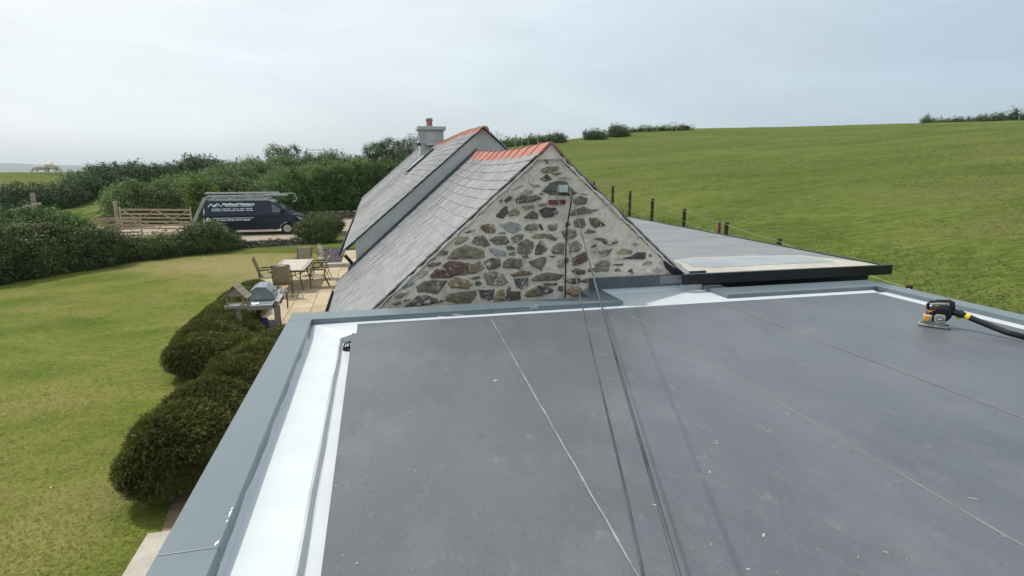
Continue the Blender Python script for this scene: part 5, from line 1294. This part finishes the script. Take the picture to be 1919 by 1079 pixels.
# rack and ladders
rk = link('roof_rack', MB().tube([(.15, -.70, 2.06), (3.3, -.70, 2.06)], .02, 6).tube([(.15, .70, 2.06), (3.3, .70, 2.06)], .02, 6), 'alu', van)
for x in (.35, 1.3, 2.3, 3.15): link('cross_bar', MB().tube([(x, -.76, 1.96), (x, -.74, 2.08), (x, .74, 2.08), (x, .76, 1.96)], .02, 6), 'alu', rk)
link('front_hoop', MB().tube([(3.1, -.55, 2.30), (4.35, -.55, 2.36), (4.62, -.55, 2.35), (4.72, -.55, 2.27), (4.78, -.55, 2.06), (4.72, -.55, 1.92), (4.55, -.55, 1.86)], .02, 7), 'alu', rk)
def ladder(name, label, loc, rot, L, w, rungs, two=False):
    t = thing(name, label, 'ladder', loc); t.rotation_euler = rot
    for s in (-1, 1): link('stile', MB().box((L / 2, s * w / 2, 0), (L, .03, .085)), 'alu', t, bevel=.006)
    for k in range(rungs): link('rung', MB().tube([((k + .5) * L / rungs, -w / 2, 0), ((k + .5) * L / rungs, w / 2, 0)], .016, 6), 'alu', t)
    return t
ladder('roof_ladder', 'upper aluminium ladder lying along the van roof rack', (VX0 + .08, VY + .72, DZ + 2.27), (0, 0, 0), 3.75, .36, 13)
ladder('roof_ladder', 'lower aluminium ladder lying under another on the van roof rack', (VX0 + .12, VY + .74, DZ + 2.09), (0, R(-.6), 0), 4.15, .40, 14)
ladder('rear_ladder', 'aluminium ladder sloping from the ground to the back of the van roof', (VX0 - 1.02, VY + .62, DZ + .03), (0, R(-62), R(0)), 2.28, .40, 8)

# ------------------------------------------------------------------ gates, fences
def field_gate(label, p0, p1, h=1.15, wood='gatewood', group=None, braces=True):
    p0, p1 = Vector(p0), Vector(p1); L = (p1 - p0).length; rz = math.atan2(p1.y - p0.y, p1.x - p0.x)
    g = thing('field_gate', label, 'gate', p0, rz, group)
    for k, z in enumerate((.12, .30, .50, .72, .93, h)): link('rail', MB().box((L / 2, 0, z), (L - .1, .03, (.085 if k < 5 else .10) * (.35 if wood == 'galv' else 1))), wood, g)
    for x in (.04, L - .04): link('stile', MB().box((x, 0, h / 2 + .1), (.075, .06, h + .12)), wood, g)
    if braces:
        for a, b in (((.1, h), (L * .48, .14)), ((L * .5, h), (L - .1, .14)), ((L * .5, h), (L * .1, .14)), ((L - .1, h), (L * .52, .14))):
            link('brace', MB().bar((a[0], -.03, a[1]), (b[0], -.03, b[1]), .03, .075, up=(0, 1, 0)), wood, g)
    return g
def fence_post(name, label, p, h, r_, mat='post', group=None):
    rr = random.Random(int(p[0] * 991 + p[1] * 77)); ln = rr.uniform(-.02, .02)
    m = MB().tube([(0, 0, -.3), (ln * .5, 0, h * .5), (ln, ln, h - .01), (ln, ln, h)], [r_, r_ * .98, r_ * .96, r_ * .8], 8)
    o = link(name, m, mat); o.location = p
    return tag(o, label, 'post', group)
g1a, g1b = onz(228, 427, .62), onz(362, 429, .60)
field_gate('new wooden five-bar gate closed across the drive end behind the van', (g1a[0], g1a[1], .5), (g1b[0], g1b[1], .5), 1.18)
fence_post('gate_post', 'thick dark timber gate post at the hinge end of the five-bar gate', (g1a[0] - .2, g1a[1] + .1, .4), 1.75, .11, 'oldwood')
g2a, g2b = onz(150, 437, .75), onz(268, 437, .60)
field_gate('second wooden five-bar gate standing open low behind the garden hedge', (g2a[0], g2a[1] + .2, .38), (g2b[0], g2b[1], .42), 1.05)
_a, _b = atd(12, 398, 37), atd(76, 381, 39)
rl = thing('old_rail', 'old grey timber rail slanting up through the hawthorn to a short post', 'rail', (float(_a[0]), float(_a[1]), float(_a[2])))
_d = _b - _a
link('bar', MB().bar((0, 0, 0), tuple(_d), .09, .12), 'oldwood', rl)
link('post', MB().box((float(_d[0]) - .3, float(_d[1]), float(_d[2]) - .2), (.16, .16, 1.5)), 'oldwood', rl)
# wire fence along the pasture
posts = []
for i, (px, py) in enumerate([(1113, 340), (1149, 348), (1181, 358), (1223, 372), (1283, 391), (1362, 416), (1461, 447)]):
    p = onx(px, py, 10.0); posts.append((10.0, float(p[1]), float(p[2])))
for i, y in enumerate((10.5, 8.7, 6.9, 5.1)): posts.append((10.05, y, 2.24 - (12.41 - y) * .125))
for i, y in enumerate((27.5, 29.8, 32.2, 34.6)): posts.insert(0, (9.95, y, 3.39 + (y - 25.3) * .07))
for (x, y, z) in posts:
    g0 = gz(x, y); fence_post('fence_post', 'dark square-cut timber post of the wire fence beside the low flat roof', (x, y, g0), z - g0, .062, 'post', 'posts of the pasture fence')
for k, dz in enumerate((-.05, -.38, -.70)):
    pts = sorted([(x - .065, y, z + dz) for x, y, z in posts], key=lambda q: q[1])
    P = []
    for a, b in zip(pts, pts[1:]):
        for t in (0, .33, .66): P.append((a[0] + (b[0] - a[0]) * t, a[1] + (b[1] - a[1]) * t, a[2] + (b[2] - a[2]) * t - .03 * math.sin(math.pi * t)))
    P.append(pts[-1])
    tag(link('fence_wire', MB().tube(P, .004, 4), 'wire'), ['top strand of pale wire strung along the pasture fence', 'middle strand of pale wire along the pasture fence', 'lowest strand of pale wire along the pasture fence'][k], 'wire')
# foxglove beside the fence
fp_ = onx(1346, 428, 9.4); fx = thing('foxglove', 'pink foxglove spike growing at the wire fence', 'flower', (9.4, float(fp_[1]), gz(9.4, float(fp_[1]))))
hh = float(fp_[2]) - gz(9.4, float(fp_[1]))
link('stem', MB().tube([(0, 0, 0), (.02, 0, hh * .6), (.05, 0, hh + .12)], .008, 5), 'bright', fx)
m = MB()
for k in range(22):
    t = k / 21; a = k * 2.4; m.lathe([(.012, 0), (.022, .025), (.026, .05)], (.035 + .035 * math.cos(a) * (1 - .5 * t), .035 * math.sin(a) * (1 - .5 * t), hh - .22 + .36 * t), 6)
stuff(link('bells', m, 'pink', fx))
# skyline posts by the gap in the hedge
for i, (px, py, dd) in enumerate([(1055, 249, 82), (966, 252, 76), (978, 258, 76), (990, 259, 77), (1008, 256, 78), (1024, 258, 79), (1098, 247, 88)]):
    p = atd(px, py, dd); g0 = gz(p[0], p[1]); fence_post('hill_post', 'grey stake on the brow of the hill by the hedge gap', (p[0], p[1], g0), max(.9, p[2] - g0), .10 if i == 0 else .07, 'oldwood', 'stakes along the brow')
for i, px in enumerate((1195, 1212, 1230, 1268, 1300)):
    p = atd(px, 241, 100); g0 = gz(p[0], p[1]); fence_post('hill_post', 'grey stake on the brow of the hill by the hedge gap', (p[0], p[1], g0), 1.1, .06, 'oldwood', 'stakes along the brow')
# far pasture hurdle on the skyline
p0, p1 = atd(574, 285, 66), atd(608, 285, 66)
field_gate('thin grey metal gate showing above the hedge on the skyline', (p0[0], p0[1], p0[2] - .75), (p1[0], p1[1], p1[2] - .75), 1.05, 'galv', braces=False)

# ------------------------------------------------------------------ dry stone wall and edging stones
dw = thing('dry_stone_wall', 'low dry stone retaining wall between the lawn and the drive', 'wall', (0, 0, 0))
wall_pts = [(-8.6, 30.05), (-7.1, 30.25), (-5.6, 30.45), (-4.3, 30.7), (-3.0, 31.5)]
def wall_at(s):
    k = min(int(s), len(wall_pts) - 2); t = s - k; a, b = wall_pts[k], wall_pts[k + 1]
    return a[0] + (b[0] - a[0]) * t, a[1] + (b[1] - a[1]) * t, math.atan2(b[1] - a[1], b[0] - a[0])
m = MB()
for k in range(len(wall_pts) - 1):
    a, b = wall_pts[k], wall_pts[k + 1]; m.bar((a[0], a[1] + .24, .21), (b[0], b[1] + .24, .21), .28, .46)
link('wall_core', m, 'joint', dw)
def rock(seed, sx, sy, sz):
    r = random.Random(seed); bm = bmesh.new(); bmesh.ops.create_icosphere(bm, subdivisions=1, radius=1)
    for v in bm.verts:
        c = v.co; f = 1 / max(abs(c.x), abs(c.y), abs(c.z)) ** .75
        v.co = Vector((c.x * f * sx * r.uniform(.85, 1.1), c.y * f * sy * r.uniform(.85, 1.1), c.z * f * sz * r.uniform(.85, 1.1)))
    me = bpy.data.meshes.new('stone'); bm.to_mesh(me); bm.free(); me.materials.append(MT['drystone']); return me
rocks = [rock(i, .5, .5, .5) for i in range(8)]
rw_ = random.Random(23); ntot = 0
for row in range(6):
    s = 0.02 * row; z = .05 + row * .092
    while s < len(wall_pts) - 1.03:
        ln = rw_.uniform(.16, .40); x, y, a = wall_at(min(s + ln / 3.0, len(wall_pts) - 1.01))
        hgt = .092 * rw_.uniform(.85, 1.2)
        if not (row == 5 and rw_.random() < .35):
            M_ = Matrix.Translation((x, y + rw_.uniform(-.03, .03) + .012 * row, z + rw_.uniform(-.012, .012))) @ Euler((rw_.uniform(-.1, .1), rw_.uniform(-.1, .1), a + rw_.uniform(-.12, .12))).to_matrix().to_4x4() @ Matrix.Diagonal((ln * .96, rw_.uniform(.2, .3), hgt, 1))
            place(rocks[rw_.randrange(8)], 'stone', 'drystone', dw, M_); ntot += 1
        s += ln / 1.5
w2 = thing('hedge_foot_wall', 'low rough stone wall at the foot of the tall hedge behind the van', 'wall', (0, 0, 0))
for row in range(4):
    for k in range(13):
        t = (k + .5 * (row % 2) + rw_.uniform(-.2, .2)) / 13; p = (-5.2 + 6.4 * t, 43.55 + rw_.uniform(-.06, .06))
        M_ = Matrix.Translation((p[0], p[1], .42 + row * .15)) @ Euler((0, rw_.uniform(-.1, .1), rw_.uniform(-.15, .15))).to_matrix().to_4x4() @ Matrix.Diagonal((rw_.uniform(.40, .56), .32, .18, 1))
        place(rocks[rw_.randrange(8)], 'stone', 'drystone', w2, M_)
ed = thing('stone_edging', 'row of loose pale stones edging the slate chippings', 'edging', (0, 0, 0))
for k in range(22):
    t = k / 21; y = 24.6 + 7.4 * t; x = np.interp(y, [24.3, 28, 31.5, 34.5], [-2.3, -2.6, -3.0, -2.7])
    place(rocks[k % 8], 'stone', 'drystone', ed, Matrix.Translation((x + rw_.uniform(-.06, .06), y, .10)) @ Euler((0, 0, rw_.uniform(-.6, .6))).to_matrix().to_4x4() @ Matrix.Diagonal((rw_.uniform(.24, .38), rw_.uniform(.22, .34), rw_.uniform(.16, .24), 1)))

# ------------------------------------------------------------------ junipers beside the building
def juniper(name, label, blobs, nspray, seed, base):
    base = np.array(base, float); root = thing(name, label, 'shrub', base, 0)
    r = np.random.default_rng(seed)
    Bl = [(b[0] - base[0], b[1] - base[1], b[2] - base[2], b[3], b[4], b[5]) for b in blobs]
    P, Nn = blob_points(Bl, nspray, seed, 0.05)
    k = P[:, 2] > 0.10; P, Nn = P[k], Nn[k]
    crease = lump(P * np.array([1, 1.4, 2.2]), 9.0, seed + 5)
    P = P - Nn * (r.uniform(0, .05, (len(P), 1)) - .022 * crease[:, None])
    n = len(P)
    flow = np.array([0.45, -0.55, 0.25])                        # the way the sprays are combed
    d = unit(0.55 * Nn + 0.8 * flow + 0.22 * r.normal(size=(n, 3)))
    L = r.uniform(.06, .13, (n, 1)); cr = np.clip(.45 + .3 * crease + .2 * r.normal(size=n), 0, 1)
    side = unit(np.cross(d, Nn + 0.3 * r.normal(size=(n, 3)))); upv = np.cross(side, d)
    tris, rn = [], []
    K = 4
    for q in range(K):
        t = (q + .5) / K; c = P + d * L * t - np.array([0, 0, 1.0]) * (t * t) * L * .2
        for s in (-1, 1):
            tip = c + (side * s * .75 + d * .75 + upv * r.normal(size=(n, 1)) * .35) * (.040 * (1 - .45 * t))
            w = d * .010
            tris.append(np.stack([c - w, c + w, tip], 1)); rn.append(np.clip(.75 * cr + .25 * r.uniform(0, 1, n), 0, 1))
    link('foliage', quads_mesh('foliage', np.concatenate(tris), np.concatenate(rn), 3), 'juniper', root)
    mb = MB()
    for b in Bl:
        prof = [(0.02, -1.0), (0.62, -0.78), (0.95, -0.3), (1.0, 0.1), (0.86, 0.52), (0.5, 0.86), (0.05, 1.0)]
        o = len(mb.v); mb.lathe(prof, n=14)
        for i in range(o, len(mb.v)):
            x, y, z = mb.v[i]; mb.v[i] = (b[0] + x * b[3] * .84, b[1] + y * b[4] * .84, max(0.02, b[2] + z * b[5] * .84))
    link('shade_core', mb, 'core', root, smooth=True)
    mb = MB()
    for j in range(5):
        b = Bl[j % len(Bl)]; mb.tube([(b[0] * .6, b[1] * .6, -.05), (b[0] * .8, b[1] * .8, .3), (b[0], b[1], b[2])], [.07, .05, .02], 6)
    link('stem', mb, 'bark', root)
    return root
juniper('juniper', 'clipped juniper mound beside the flat-roof coping and the paved path',
    [(-2.52, 7.45, .60, .58, .70, .42), (-2.42, 8.2, .60, .60, .8, .45), (-2.25, 9.1, .60, .56, .8, .46), (-2.08, 10.0, .60, .52, .8, .45), (-1.95, 10.9, .56, .5, .8, .42), (-2.72, 7.25, .44, .46, .55, .30), (-2.62, 8.2, .42, .5, .8, .34)], 46000, 41, (-2.2, 8.8, 0))
juniper('juniper', 'clipped juniper mound round the foot of the bird table',
    [(-3.45, 11.75, .42, .66, .70, .36), (-3.55, 12.7, .44, .70, .9, .38), (-3.60, 13.9, .42, .68, 1.0, .36), (-3.70, 15.2, .38, .62, 1.0, .34), (-3.80, 16.6, .36, .55, 1.0, .32), (-3.75, 18.0, .32, .5, 1.0, .30), (-2.95, 12.0, .34, .55, .8, .32), (-2.8, 11.2, .28, .42, .5, .28), (-3.1, 13.2, .32, .45, .9, .28)], 46000, 43, (-3.5, 13.4, 0))

# ------------------------------------------------------------------ hedges, bushes, trees
def hedge_blobs(path, h, w, step=1.0, seed=0, zoff=0.0, base=None, jit=.22):
    """ellipsoids set along a ground path; h may vary along it"""
    r = random.Random(seed); out = []
    for i in range(len(path) - 1):
        a, b = path[i], path[i + 1]; L = math.dist(a[:2], b[:2]); n = max(1, int(L / step))
        for k in range(n):
            t = (k + .5) / n; x, y = a[0] + (b[0] - a[0]) * t, a[1] + (b[1] - a[1]) * t
            hh = (a[2] + (b[2] - a[2]) * t) * r.uniform(1 - jit * .6, 1 + jit * .5); z0 = (gz(x, y) if base is None else base) + zoff
            out.append((x + r.uniform(-.2, .2) * w, y + r.uniform(-.2, .2) * w, z0 + hh * .46, step * r.uniform(.75, 1.0), w * r.uniform(.8, 1.1), hh * .54))
    return out
def hedge(label, path, w, nclump, per, size, mat, seed, step=1.0, name='hedge', group=None, cr=.26, base=None, rough=.14, cat='hedge', jit=.22):
    bl = hedge_blobs(path, None, w, step, seed, 0, base, jit)
    x, y = path[len(path) // 2][:2]
    return bush(name, label, cat, bl, nclump, per, size, mat, seed, (x, y, gz(x, y) if base is None else base), group, cr, rough)
def phedge(label, pts, w, nclump, per, size, mat, seed, step, name='hedge', cr=.3, cat='hedge', jit=.24, rough=.18, base=None):
    """tops read at (px, py) on the photograph, set at a distance; the foot comes from the ground"""
    path = []
    for px, py, dd in pts:
        p = atd(px, py, dd); g0 = gz(p[0], p[1]) if base is None else base; path.append((float(p[0]), float(p[1]), max(.6, float(p[2]) - g0)))
    return hedge(label, path, w, nclump, per, size, mat, seed, step, name, None, cr, base, rough, cat, jit)
# garden boundary
phedge('tall dark garden hedge with browned top along the lawn edge opposite the house', [(-90, 426, 26.5), (0, 426, 27.6), (60, 430, 28.0), (105, 424, 28.4), (150, 422, 28.9), (205, 438, 29.6)], .85, 3300, 24, .085, 'brownhedge', 51, .85, cr=.2)
phedge('lower dark garden hedge running up to the dry stone wall', [(205, 450, 29.8), (260, 449, 30.2), (320, 440, 30.6), (380, 426, 31.0), (415, 428, 31.1), (430, 442, 31.2)], .62, 2400, 22, .075, 'brownhedge', 52, .65, cr=.18)
phedge('rounded green hawthorn clump rising behind the tall garden hedge', [(-40, 404, 32.5), (20, 402, 33.5), (80, 389, 34.2), (120, 394, 34.4), (152, 412, 34.2)], .9, 1800, 22, .09, 'hedge', 53, .9, 'bush', .24, 'bush')
bush('clipped_bush', 'rounded brown-green bush at the end of the dry stone wall by the drive', 'bush', [(-2.95, 31.9, 1.02, .78, .85, .46), (-3.5, 31.8, .80, .62, .7, .40), (-2.45, 32.1, .98, .62, .75, .44), (-3.0, 31.6, .55, .82, .75, .5)], 2000, 24, .06, 'brownhedge', 54, (-3.3, 31.8, .1), None, .14, .08)
# behind the drive
phedge('tall dense dark green hedge behind the van', [(500, 343, 44.0), (530, 327, 44.4), (570, 317, 44.6), (620, 311, 45.0), (680, 306, 45.5), (740, 303, 46.0), (800, 301, 47.0)], 1.15, 4200, 26, .11, 'hedge', 55, 1.0, cr=.26, rough=.08, jit=.06)
phedge('scrubby grey-green hedge between the field gate and the van', [(212, 372, 44.0), (232, 354, 44.2), (270, 350, 44.6), (320, 346, 45.0), (380, 342, 45.4), (440, 336, 45.8), (500, 332, 46.2)], 1.0, 3300, 24, .11, 'gorse', 56, 1.0, cr=.26)
bush('bright_shrub', 'small bright yellow-green tree behind the van roof', 'shrub', [(*atd(376, 366, 41.6), .78, .75, .85), (*atd(379, 386, 41.4), .72, .7, .9), (*atd(373, 352, 41.6), .45, .5, .42)], 560, 24, .10, 'bright', 57, (*atd(378, 400, 41.5)[:2], .6), None, .2)
phedge('scrub bank of gorse climbing behind the lower hedges', [(300, 341, 53), (360, 329, 53.5), (430, 319, 54), (490, 313, 54), (550, 309, 54), (610, 306, 54), (660, 307, 54)], 1.6, 3200, 24, .13, 'gorse', 58, 1.4, cr=.33)
phedge('upper hedgerow of grey-green scrub along the field brow', [(415, 307, 66), (450, 304, 66.5), (500, 301, 67), (550, 294, 67), (600, 291, 67), (636, 291, 67), (652, 299, 67), (690, 303, 67)], 1.5, 1500, 24, .16, 'gorse', 59, 1.4, cr=.36)
phedge('dark rounded thorn thicket at the top of the green track', [(318, 322, 65), (345, 305, 65), (380, 299, 65.5), (408, 306, 66)], 1.3, 700, 24, .16, 'darkbush', 62, 1.3, 'bush', .34, 'bush')
phedge('dark thorn hedge between the cow pasture and the green track', [(112, 345, 53), (135, 329, 55), (170, 321, 57), (200, 311, 59), (240, 308, 61), (275, 303, 62), (305, 313, 63), (325, 321, 63.5)], .8, 2000, 24, .13, 'darkbush', 60, 1.1, cr=.3)
phedge('low dark hedge in front of the cow pasture', [(-60, 357, 50), (0, 357, 51), (50, 354, 52), (90, 350, 52.6), (118, 347, 53)], 1.0, 2000, 22, .12, 'darkbush', 61, 1.1, cr=.28)
def tree(label, x, y, z0, h, w, n, size, mat, seed, group=None):
    r = random.Random(seed); bl = []
    for k in range(12):
        a = r.uniform(0, 6.28); q = r.uniform(.1, .62) * w
        bl.append((x + q * math.cos(a), y + q * math.sin(a), z0 + h * r.uniform(.26, .82), w * r.uniform(.34, .5), w * r.uniform(.34, .5), h * r.uniform(.16, .26)))
    root = thing('tree', label, 'tree', (x, y, z0), 0, group)
    B2 = [(b[0] - x, b[1] - y, b[2] - z0, b[3], b[4], b[5]) for b in bl]
    P, Nn = blob_points(B2, n, seed, .25); rr = np.random.default_rng(seed); per = 20
    LP = (P[:, None, :] + rr.normal(size=(len(P), per, 3)) * .2).reshape(-1, 3)
    link('crown', quads_mesh('crown', leaf_quads(LP, np.repeat(unit(Nn + [0, 0, .5]), per, 0), size, seed), np.clip(np.repeat(rr.uniform(0, 1, len(P)), per) * .6 + rr.uniform(0, .4, len(LP)), 0, 1)), mat, root)
    mb = MB().tube([(0, 0, -.3), (.05, 0, h * .3), (0, .05, h * .6)], [.16, .12, .06], 8)
    for b in B2[:6]: mb.tube([(.03, 0, h * .32), (b[0] * .5, b[1] * .5, h * .5), (b[0], b[1], b[2])], [.08, .05, .02], 6)
    link('trunk', mb, 'bark', root)
    return root
p = atd(526, 268, 70); tree('lone wind-shaped thorn tree standing above the hedges', p[0], p[1], 3.7, 3.25, 2.2, 330, .17, 'darkbush', 71)
for i, (px, d_, h_, w_, lab) in enumerate([(700, 72, 2.9, 1.7, 'small dark thorn tree at the left end of the trees beside the chimney'), (737, 73, 3.3, 2.0, 'dark thorn tree in the middle of the group beside the chimney'), (768, 74, 3.4, 2.0, 'dark thorn tree growing right behind the chimney')]):
    p = atd(px, 290, d_); tree(lab.replace('at the left end of the trees beside', 'standing farthest from').replace(' growing right', ''), p[0], p[1], gz(p[0], p[1]) - .2, h_ + .1, w_, 300, .17, 'darkbush', 72 + i)
# brow of the hill on the right
def brow_bush(label, px0, px1, ytop, dd, seed, mat='darkbush', n=420, name='hill_bush'):
    a, b = atd(px0, ytop, dd), atd(px1, ytop, dd); g0, g1 = gz(a[0], a[1]), gz(b[0], b[1])
    path = [(a[0], a[1], max(.7, a[2] - g0)), (b[0], b[1], max(.7, b[2] - g1))]
    return hedge(label, path, 1.0, n, 22, .16, mat, seed, 1.2, name, cr=.36, cat='bush', jit=.55, rough=.34)
brow_bush('grassy overgrown bank with gorse on the brow behind the ridge tiles', 945, 1030, 265, 80, 81, 'hedge', 700)
brow_bush('dark gorse bush at the end of the overgrown bank by the gap', 1034, 1050, 250, 80, 82, 'darkbush', 260)
brow_bush('low dark bush between the gap in the brow and the round bush', 1098, 1130, 248, 88, 83, 'darkbush', 300)
brow_bush('round dark bush standing up on the brow of the pasture', 1143, 1174, 239, 94, 84, 'darkbush', 420)
brow_bush('thin line of scrub following the brow beyond the round bush', 1180, 1290, 243, 104, 85, 'gorse', 300)
brow_bush('long wind-cut thorn thicket on the skyline of the pasture', 1732, 1850, 221, 136, 86, 'darkbush', 700)
brow_bush('taller wind-cut thicket at the high end of the pasture skyline', 1840, 1990, 212, 137, 87, 'darkbush', 700)
# bare saplings behind the taller roof
for i, (px, top, bot) in enumerate([(921, 246, 268), (931, 244, 270), (937, 252, 270)]):
    p = atd(px, bot, 34); q = atd(px, top, 34); g0 = gz(p[0], p[1]); sp = thing('sapling', 'thin bare sapling poking up beyond the taller roof verge', 'tree', (p[0], p[1], g0), 0, 'bare saplings beyond the roof')
    H_ = q[2] - g0; m = MB().tube([(0, 0, 0), (.04, 0, H_ * .6), (0.02, 0, H_)], [.03, .02, .008], 5)
    rr = random.Random(i)
    for k in range(9):
        z = H_ * rr.uniform(.72, .98); a = rr.uniform(0, 6.28); L = rr.uniform(.15, .4); m.tube([(.02, 0, z), (.02 + L * math.cos(a), L * math.sin(a), z + L * .7)], [.010, .004], 4)
    link('trunk', m, 'bark', sp)
    P = np.array([(rr.gauss(0, .2), rr.gauss(0, .2), H_ * rr.uniform(.78, 1.02)) for _ in range(26)]); link('crown', quads_mesh('crown', leaf_quads(P, np.tile([0, 0, 1.0], (26, 1)), .07, i), np.random.default_rng(i).uniform(0, 1, 26)), 'gorse', sp)
# rough grass along the fence and at the lawn margins
n = 16000; gy = rng.uniform(8, 32, n); gx = 9.4 + rng.normal(size=n) * .75
gx = np.maximum(gx, 7.5); z0 = ground(gx, gy); h = rng.uniform(.12, .38, n); a = rng.uniform(0, 6.28, n); ln = rng.normal(size=(n, 2)) * .10
w = .007
V = np.stack([np.stack([gx - np.cos(a) * w, gy - np.sin(a) * w, z0 - .02], 1), np.stack([gx + np.cos(a) * w, gy + np.sin(a) * w, z0 - .02], 1), np.stack([gx + ln[:, 0], gy + ln[:, 1], z0 + h], 1)], 1)
o = link('rough_grass', quads_mesh('rough_grass', V, rng.uniform(.1, 1, n), 3), 'blade'); stuff(tag(o, 'tall uncut grass along the pasture fence', 'grass'))
n = 150000; th = rng.uniform(R(12), R(75), n); rr_ = 10 + 90 * rng.uniform(0, 1, n) ** 1.8
gx, gy = rr_ * np.sin(th), rr_ * np.cos(th); k = gx > 10.2; gx, gy, rr_ = gx[k], gy[k], rr_[k]; n = len(gx)
P = np.stack([gx, gy, ground(gx, gy) + rng.uniform(.0, .05, n)], 1)
V = leaf_quads(P, np.tile([-.08, -.05, 1.0], (n, 1)), .07, 78, .25, .16); V = P[:, None, :] + (V - P[:, None, :]) * (1 + rr_ / 45)[:, None, None]
MT['field_blade'] = leafmat('pasture_blade', [(0.0, (0.068, 0.100, 0.017)), (0.6, (0.092, 0.124, 0.025)), (0.9, (0.13, 0.145, 0.042)), (1.0, (0.17, 0.165, 0.065))], trans=0.4, patch_scale=.12)
o = link('pasture_tufts', quads_mesh('pasture_tufts', V, rng.uniform(0, 1, n)), 'field_blade'); stuff(tag(o, 'grazed grass tufts across the hillside pasture', 'grass'))

# ------------------------------------------------------------------ cattle
def skin_animal(name, label, edges, pts, mat, loc, rz, scale, cat):
    me = bpy.data.meshes.new(name); me.from_pydata([p[:3] for p in pts], edges, [])
    o = bpy.data.objects.new(name, me); COL.objects.link(o)
    o.modifiers.new('skin', 'SKIN'); sb = o.modifiers.new('sub', 'SUBSURF'); sb.levels = 2
    for i, p in enumerate(pts):
        v = me.skin_vertices[0].data[i]; v.radius = (p[3], p[4] if len(p) > 4 else p[3]); v.use_root = (i == 0)
    bpy.context.view_layer.update()
    m2 = bpy.data.meshes.new_from_object(o.evaluated_get(bpy.context.evaluated_depsgraph_get()))
    bpy.data.objects.remove(o); m2.name = name
    a = link(name, m2, mat, smooth=True); a.location = loc; a.rotation_euler = (0, 0, rz); a.scale = (scale,) * 3
    return tag(a, label, cat)
cp_ = [(0, 0, 1.02, .34, .40), (-.55, 0, 1.05, .34, .36), (-.85, 0, 1.10, .22, .24), (.55, 0, 1.02, .33, .40), (.85, 0, 1.02, .22, .28), (1.15, 0, .80, .15, .20), (1.40, 0, .45, .11, .15), (1.52, 0, .20, .09, .10),
  (-.72, .17, .75, .15), (-.66, .18, .52, .085), (-.78, .18, .36, .06), (-.76, .18, .03, .055), (-.72, -.17, .75, .15), (-.66, -.18, .52, .085), (-.82, -.18, .36, .06), (-.80, -.18, .03, .055),
  (.62, .17, .70, .11), (.62, .17, .40, .06), (.62, .17, .03, .05), (.66, -.17, .70, .11), (.70, -.17, .40, .06), (.66, -.17, .03, .05), (-.98, 0, .95, .03), (-1.0, 0, .5, .03)]
ce_ = [(0, 1), (1, 2), (0, 3), (3, 4), (4, 5), (5, 6), (6, 7), (1, 8), (8, 9), (9, 10), (10, 11), (1, 12), (12, 13), (13, 14), (14, 15), (3, 16), (16, 17), (17, 18), (3, 19), (19, 20), (20, 21), (2, 22), (22, 23)]
cw = atd(97, 320, 72); skin_animal('cow', 'pale cream cow grazing on the brow of the far pasture', ce_, cp_, 'cow', (cw[0], cw[1], gz(cw[0], cw[1]) - .12), R(-28), .84, 'cow')
cw = atd(78, 320, 74); skin_animal('calf', 'smaller pale calf grazing behind the cow', ce_, cp_, 'calf', (cw[0], cw[1], gz(cw[0], cw[1]) - .10), R(200), .56, 'calf')

# ------------------------------------------------------------------ hazy air
hzm = bpy.data.materials.new('hazy_air'); hzm.use_nodes = True
hn, hl = hzm.node_tree.nodes, hzm.node_tree.links
hn.remove(hn['Principled BSDF']); pv = hn.new('ShaderNodeVolumePrincipled')
pv.inputs['Color'].default_value = (0.86, 0.93, 1.0, 1); pv.inputs['Density'].default_value = 0.00022; pv.inputs['Anisotropy'].default_value = 0.3
hl.new(pv.outputs[0], hn['Material Output'].inputs['Volume'])
hb = link('haze', MB().box((0, 0, 28), (14000, 14000, 126)), hzm)
stuff(tag(hb, 'thin pale summer haze in the air', 'haze'))
